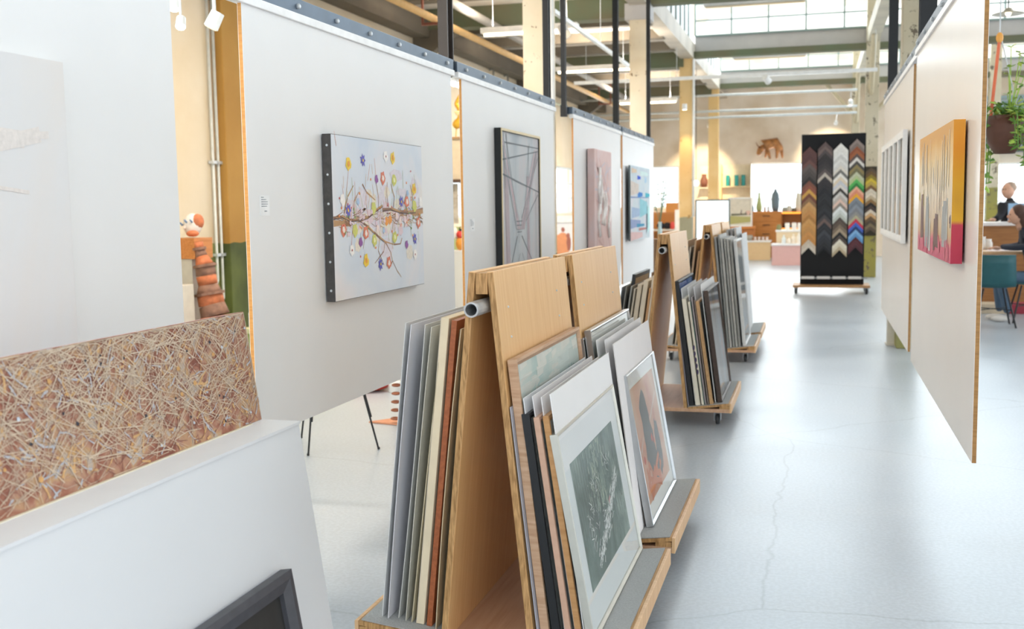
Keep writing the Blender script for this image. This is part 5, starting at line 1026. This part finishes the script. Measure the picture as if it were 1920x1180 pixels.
def bull():
    t = thing('bull_sculpture', 'copper brown bull sculpture charging with lowered head, mounted on the far wall', 'sculpture', (-1.25, 30.1, 2.9)); m = M('#a5703f', .45, .2, .5, 9, bump=.5); y = 30.0
    pts = [(-1.0, y+.1, 2.98, .10), (-1.10, y+.05, 3.06, .12), (-1.23, y, 3.13, .17), (-1.35, y, 3.03, .14), (-1.43, y-.03, 2.91, .10), (-1.48, y-.05, 2.82, .085), (-1.50, y-.06, 2.72, .055),
           (-1.30, y-.07, 2.92, .06), (-1.24, y-.08, 2.80, .045), (-1.19, y-.08, 2.62, .028), (-1.30, y+.1, 2.90, .06), (-1.30, y+.1, 2.78, .04), (-1.34, y+.1, 2.66, .025),
           (-.99, y-.02, 2.90, .075), (-1.02, y-.04, 2.76, .045), (-1.03, y-.05, 2.62, .028), (-.93, y+.16, 2.90, .07), (-.90, y+.16, 2.78, .04), (-.88, y+.16, 2.64, .025), (-.93, y+.1, 3.02, .03), (-.88, y+.1, 2.88, .012), (-.87, y+.1, 2.72, .012)]
    ed = [(0, 1), (1, 2), (2, 3), (3, 4), (4, 5), (5, 6), (3, 7), (7, 8), (8, 9), (3, 10), (10, 11), (11, 12), (0, 13), (13, 14), (14, 15), (0, 16), (16, 17), (17, 18), (0, 19), (19, 20), (20, 21)]
    skin('body', pts, ed, m, t, root=2)
    for s in (-1, 1):
        c = (-1.46, y-.04+s*.07, 2.95); B().tube([c, (c[0]-.06, c[1]+s*.07, c[2]+.03), (c[0]-.11, c[1]+s*.08, c[2]+.13)], .022, 8, True, .005).out('horn', M('#8a5a38', .5), t, smooth=True); B().ball((-1.41, y-.03+s*.11, 2.93), (.03, .05, .02), 8, 6).out('ear', m, t, smooth=True)
    B().box(-1.2, -1.06, 30.12, 30.4, 2.98, 3.06).out('wall_mount', M('#5a4030', .6), t)
bull()
# ================================================================ right-hand side: cafe corner
def plant():
    t = thing('hanging_plant', 'trailing green plant in a brown pot hanging on an orange strap beside the right panel', 'plant', (1.31, 8.5, 1.6)); rn = random.Random(12)
    B().lathe((1.30, 8.5, 1.78), [(.001, 0), (.07, .0), (.12, .08), (.135, .2), (.12, .27), (.11, .27), (.001, .24)], 18).out('pot', M('#5a3626', .5, .2), t, smooth=True)
    B().tube([(1.245, 8.5, 2.60), (1.225, 8.5, 2.35), (1.20, 8.5, 2.03)], .012, 6).out('orange_strap', M('#e0704a', .6), t); B().tube([(1.245, 8.5, 2.62), (1.25, 8.5, 4.6)], .005, 5).out('cord', M('#c9ced0', .5), t); B().ball((1.245, 8.5, 2.6), (.025, .02, .04), 8, 6).out('toggle', M('#e6a24a', .5), t); B().tube([(1.39, 8.5, 2.04), (1.25, 8.5, 2.62)], .005, 5).out('cord', M('#c9ced0', .5), t)
    greens = [M(c, .6, 0, .2, 30) for c in ('#7fa23c', '#9dbb4a', '#5f8a35', '#b9c65a', '#88a850')]
    for k in range(26):
        a = rn.uniform(0, 6.28); r = rn.uniform(.08, .22); up = rn.uniform(.0, .25); dn = rn.uniform(.1, .5); c = Vector((1.33, 8.5, 2.04)); p = [c, c+Vector((r*math.cos(a)*.6, r*math.sin(a)*.6, up*.6)), c+Vector((r*math.cos(a), r*math.sin(a), up*.4-.05)), c+Vector((r*math.cos(a)*1.15, r*math.sin(a)*1.15, -dn*.6)), c+Vector((r*math.cos(a)*1.2, r*math.sin(a)*1.2, -dn))]
        vine = B().tube(p, .004, 5).out('vine', greens[2], t); lv = B()
        for j in range(12):
            q = j/11*(len(p)-1); i = min(int(q), len(p)-2); pp = p[i].lerp(p[i+1], q-i)+Vector((rn.uniform(-.02, .02), rn.uniform(-.02, .02), rn.uniform(-.01, .01))); d = Vector((rn.uniform(-1, 1), rn.uniform(-1, 1), rn.uniform(-.8, .3))).normalized(); s = d.cross(Vector((0, 0, 1))).normalized(); L_ = rn.uniform(.05, .085); b = B(); w_ = L_*.38
            nn = d.cross(s)*.006; b.add([pp, pp+d*L_*.45+s*w_+nn, pp+d*L_, pp+d*L_*.45-s*w_+nn, pp+d*L_*.5-nn], [(0, 1, 4), (1, 2, 4), (2, 3, 4), (3, 0, 4)]); b.out('leaf', greens[(k+j) % 5], vine)
    for k in range(14):   # runners climbing the cord
        c = Vector((1.30+rn.uniform(-.03, .16), 8.5+rn.uniform(-.1, .1), 2.06+k*.036)); vine = B().tube([Vector((1.33, 8.5, 2.05)), c], .003, 5).out('vine', greens[1], t)
        for j in range(4):
            d = Vector((rn.uniform(-1, 1), rn.uniform(-1, 1), rn.uniform(-.5, .6))).normalized(); s = d.cross(Vector((0, 0, 1))).normalized(); L_ = .05; b = B(); b.add([c, c+d*L_*.45+s*.02, c+d*L_, c+d*L_*.45-s*.02], [(0, 1, 2, 3)]); b.out('leaf', greens[(k+j) % 5], vine)
plant()
pd = thing('pendant_lamp', 'flat enamel pendant lamp high beyond the right panel', 'lamp', (1.83, 12, 3.3)); B().lathe((1.83, 12, 3.30), [(.001, .06), (.03, .06), (.05, .03), (.15, .005), (.155, 0), (.15, -.002), (.001, .02)], 18).out('shade', M('#b9b09a', .4), pd, smooth=True); B().tube([(1.83, 12, 3.36), (1.83, 12, 4.5)], .006, 6).out('cord', BLACKM, pd); B().ball((1.83, 12, 3.31), .028, 10, 6).out('bulb', emit('#fff0d0', 4), pd)
lv = thing('louvre_shutter', 'grey blue louvred shutter high on the far wall beyond the plant', 'shutter', (4.9, 30.2, 2.9)); B().box(3.6, 6.2, 30.3, 30.38, 2.75, 4.1).out('backing', M('#9db0b4', .6), lv)
for k in range(11): B().par((3.6, 30.18, 2.80+k*.115), (2.6, 0, 0), (0, .1, .05), (0, -.004, .012)).out('slat', M('#b9c9cc', .5), lv)
B().box(3.55, 6.25, 30.12, 30.3, 2.66, 2.76).out('sill_board', M('#4d5358', .5), lv)
ct = thing('bar_counter', 'brown wooden counter with a white top behind the seated person', 'counter', (2.6, 16.2, 0)); B().box(1.9, 4.2, 16.0, 16.5, 0, 1.10).out('front', wood('#a06a34', '#8a5726', .5, (2, 2, 30)), ct); B().box(1.85, 4.25, 15.95, 16.55, 1.10, 1.145).out('counter_top', M('#ded8d4', .4), ct, bevel=.004)
ta = thing('cafe_table', 'pale wooden cafe table the seated person leans on', 'table', (2.3, 14.6, 0)); B().box(1.5, 3.1, 14.17, 14.95, .795, .83).out('table_top', wood('#d9b083', '#c79b6b', .45), ta, bevel=.004)
for x in (1.55, 3.05):
    for yy in (14.22, 14.9): B().box(x-.02, x+.02, yy-.02, yy+.02, 0, .795).out('leg', BLACKM, ta)
tr = thing('paper_stack', 'loose papers spread on the cafe table', 'paper', (2.25, 14.4, .83)); B().par((2.05, 14.3, .831), (.28, .02, 0), (-.02, .2, 0), (0, 0, .004)).out('sheet', M('#e3d6d8', .7), tr); B().par((2.3, 14.45, .831), (.2, .05, 0), (-.05, .28, 0), (0, 0, .006)).out('sheet', M('#cdbcc6', .7), tr)
for x, n, h in ((2.03, 'nearer', .16), (2.10, 'farther', .13)): bottle('white_jug', '%s white jug on the cafe table' % n, 'jug', (x, 14.75, .83), h, .05, M('#dedbd6', .4), prof=POT)
def chair(label, x, y, rz):
    t = thing('teal_chair', label, 'chair', (0, 0, 0), 'teal shell chairs'); m = M('#1f5459', .5)
    b = B(); K = 8
    for i in range(K+1):
        q = i/K; px = -.21+.0*q
        if q <= .55: c = Vector((.21-.40*q/.55, 0, .46-.02*math.sin(q/.55*math.pi)))
        else: s_ = (q-.55)/.45; c = Vector((-.19-.08*s_, 0, .46+.37*s_))
        wv = .22*(1-.12*max(0, q-.6)/.4); cur = .03*(1 if q > .5 else .4)
        for j in range(5):
            v = -1+j*.5; b.v.append(c+Vector((cur*v*v*(1 if q > .55 else 0), wv*v, cur*v*v*(0 if q > .55 else 1))))
    for i in range(K):
        for j in range(4): b.f.append([i*5+j, i*5+j+1, (i+1)*5+j+1, (i+1)*5+j])
    o = b.out('shell_seat', m, t, smooth=True); sm = o.modifiers.new('solid', 'SOLIDIFY'); sm.thickness = .014
    for sx in (-1, 1):
        for sy in (-1, 1): B().tube([(sx*.12, sy*.12, .44), (sx*.22, sy*.22, 0)], .011, 7).out('leg', BLACKM, t)
    B().tube([(-.17, -.17, .2), (.17, .17, .2)], .006, 5).out('brace', BLACKM, t); B().tube([(-.17, .17, .2), (.17, -.17, .2)], .006, 5).out('brace', BLACKM, t)
    t.location = (x, y, 0); t.rotation_euler = (0, 0, rz)
chair('teal shell chair with its back to the aisle at the cafe table', 1.98, 13.45, math.radians(90)); chair('teal shell chair under the seated person in jeans', 2.47, 13.98, math.radians(180))
for i, (x0, x1, c, n) in enumerate(((2.0, 2.38, '#c9b9a0', 'cream'), (2.40, 2.95, '#9a2f3f', 'dark red'))): solo('floor_box', '%s low box on the floor under the cafe table' % n, 'box', B().box(x0, x1, 14.9, 15.3, 0, .12), M(c, .7), ((x0+x1)/2, 15.1, 0), bevel=.006)
SKIN = M('#c99a80', .55, var=.05); NAVY = M('#252b3a', .8); JEAN = M('#4a6076', .8); HAIR = M('#4a2f22', .6, 0, .2, 50)
def woman():
    Y = 14.35; t = thing('person', 'seated person with long brown hair, navy top and blue jeans, hands on the cafe table', 'person', (2.415, Y-.35, .45)); Y0 = Y-.35
    pts = [(2.535, Y0, .53, .13), (2.515, Y0, .72, .12), (2.455, Y0, .92, (.13, .11)), (2.415, Y0, 1.05, .10), (2.365, Y0, 1.12, .05), (2.335, Y0, 1.17, .05),
           (2.415, Y0+.17, 1.02, .06), (2.385, Y0+.22, .90, .048), (2.275, Y0+.2, .885, .04), (2.145, Y0+.16, .885, .032), (2.415, Y0-.17, 1.02, .06), (2.395, Y0-.2, .90, .048), (2.275, Y0-.1, .885, .04), (2.155, Y0+.05, .885, .032),
           (2.475, Y0+.09, .52, .09), (2.115, Y0+.1, .53, .065), (2.155, Y0+.1, .10, .045), (2.475, Y0-.09, .52, .09), (2.115, Y0-.1, .53, .065), (2.215, Y0-.1, .10, .045)]
    ed = [(0, 1), (1, 2), (2, 3), (3, 4), (4, 5), (3, 6), (6, 7), (7, 8), (8, 9), (3, 10), (10, 11), (11, 12), (12, 13), (0, 14), (14, 15), (15, 16), (0, 17), (17, 18), (18, 19)]
    b = skin('body', pts, ed, NAVY, t)
    me = b.data; me.materials.append(JEAN)
    for p in me.polygons:
        c = p.center+ORG[b]
        if c.z < .64: p.material_index = 1
    head = B().ball((2.290, Y0, 1.265), (.085, .075, .11), 16, 12); head.ball((2.207, Y0, 1.25), (.02, .014, .022), 8, 6); head.ball((2.225, Y0, 1.195), (.03, .035, .02), 8, 6); head.ball((2.215, Y0, 1.222), (.012, .025, .008), 8, 4)
    hd = head.out('head', SKIN, t, smooth=True)
    for s in (-1, 1): B().ball((2.220, Y0+s*.032, 1.275), (.008, .013, .007), 8, 6).out('eye', M('#2a211c', .4), hd)
    B().tube([(2.355, Y0, 1.10), (2.315, Y0, 1.2)], .048, 10).out('neck', SKIN, t, smooth=True)
    hr = B().ball((2.320, Y0, 1.295), (.095, .088, .105), 14, 10); hr.tube([(2.345, Y0, 1.30), (2.385, Y0, 1.15), (2.405, Y0, .98)], .085, 12, True, .05); hr.out('hair', HAIR, t, smooth=True)
    for hy in (Y0+.15, Y0+.06):
        h = B(); h.ball((2.100, hy, .872), (.045, .036, .022), 10, 8)
        for k in range(4): h.tube([(2.080, hy-.026+k*.017, .874), (2.040, hy-.028+k*.018, .876), (2.013+.006*abs(k-1.5), hy-.026+k*.017, .860)], .009, 7, True, .007)
        h.tube([(2.115, hy-.03, .875), (2.080, hy-.05, .885), (2.055, hy-.045, .885)], .010, 7, True, .008); h.out('hand', SKIN, t, smooth=True)
    for s in (-1, 1): f = B().ball((2.105+.03*(s < 0), Y0+s*.1, .04), (.11, .045, .04), 10, 8); f.out('shoe', M('#d9d4ce', .6), t, smooth=True)
woman()
def man():
    Y = 17.0; t = thing('person', 'grey haired person in dark clothes behind the counter', 'person', (2.72, Y, 0))
    pts = [(2.74, Y, .95, .15), (2.73, Y, 1.15, (.16, .13)), (2.71, Y, 1.33, (.16, .11)), (2.69, Y, 1.43, .06), (2.68, Y, 1.48, .055), (2.60, Y-.12, 1.36, .07), (2.54, Y-.18, 1.22, .055), (2.46, Y-.3, 1.17, .045), (2.80, Y+.12, 1.34, .07), (2.84, Y+.1, 1.14, .055), (2.74, Y+.0, 1.0, .045), (2.70, Y+.06, .5, .085), (2.70, Y+.06, .06, .06), (2.80, Y-.06, .5, .085), (2.80, Y-.06, .06, .06)]
    skin('body', pts, [(0, 1), (1, 2), (2, 3), (3, 4), (2, 5), (5, 6), (6, 7), (2, 8), (8, 9), (9, 10), (0, 11), (11, 12), (0, 13), (13, 14)], M('#1d1f24', .8), t)
    hd = B().ball((2.66, Y-.02, 1.58), (.088, .085, .115), 14, 10); hd.ball((2.59, Y-.06, 1.565), (.022, .018, .025), 8, 6); h = hd.out('head', M('#d3a48a', .55), t, smooth=True)
    for s in (-1, 1): B().ball((2.60+.02*s, Y-.085-.0*s, 1.60), (.012, .008, .008), 8, 6).out('eye', M('#2a211c', .4), h)
    B().ball((2.69, Y, 1.625), (.088, .088, .085), 12, 8).out('hair', M('#b39a86', .7), t, smooth=True)
    hh = B().ball((2.42, Y-.34, 1.17), (.045, .035, .025), 8, 6)
    for k in range(4): hh.tube([(2.40, Y-.36+k*.018, 1.17), (2.35, Y-.37+k*.018, 1.16)], .009, 6, True, .007)
    hh.tube([(2.43, Y-.31, 1.175), (2.39, Y-.29, 1.185)], .01, 6, True, .008); hh.out('hand', M('#d3a48a', .55), t, smooth=True)
man()
sg = thing('counter_poster', 'small blue and yellow upright card on the counter', 'card', (2.66, 16.3, 1.145)); B().box(2.56, 2.95, 16.28, 16.30, 1.146, 1.40).out('card', M('#8fb4d4', .5), sg); B().box(2.62, 2.80, 16.276, 16.28, 1.22, 1.30).out('print', M('#d6cf6a', .5), sg)
wst = thing('white_stand', 'narrow white stand leaning on the floor under the narrow frames panel', 'stand', (.75, 11.6, 0)); B().box(.712, .79, 11.5, 11.62, .01, .9).out('upright', M('#d9d4c9', .6), wst); B().box(.70, .80, 11.45, 11.67, 0, .012).out('foot', M('#cfcabf', .6), wst)
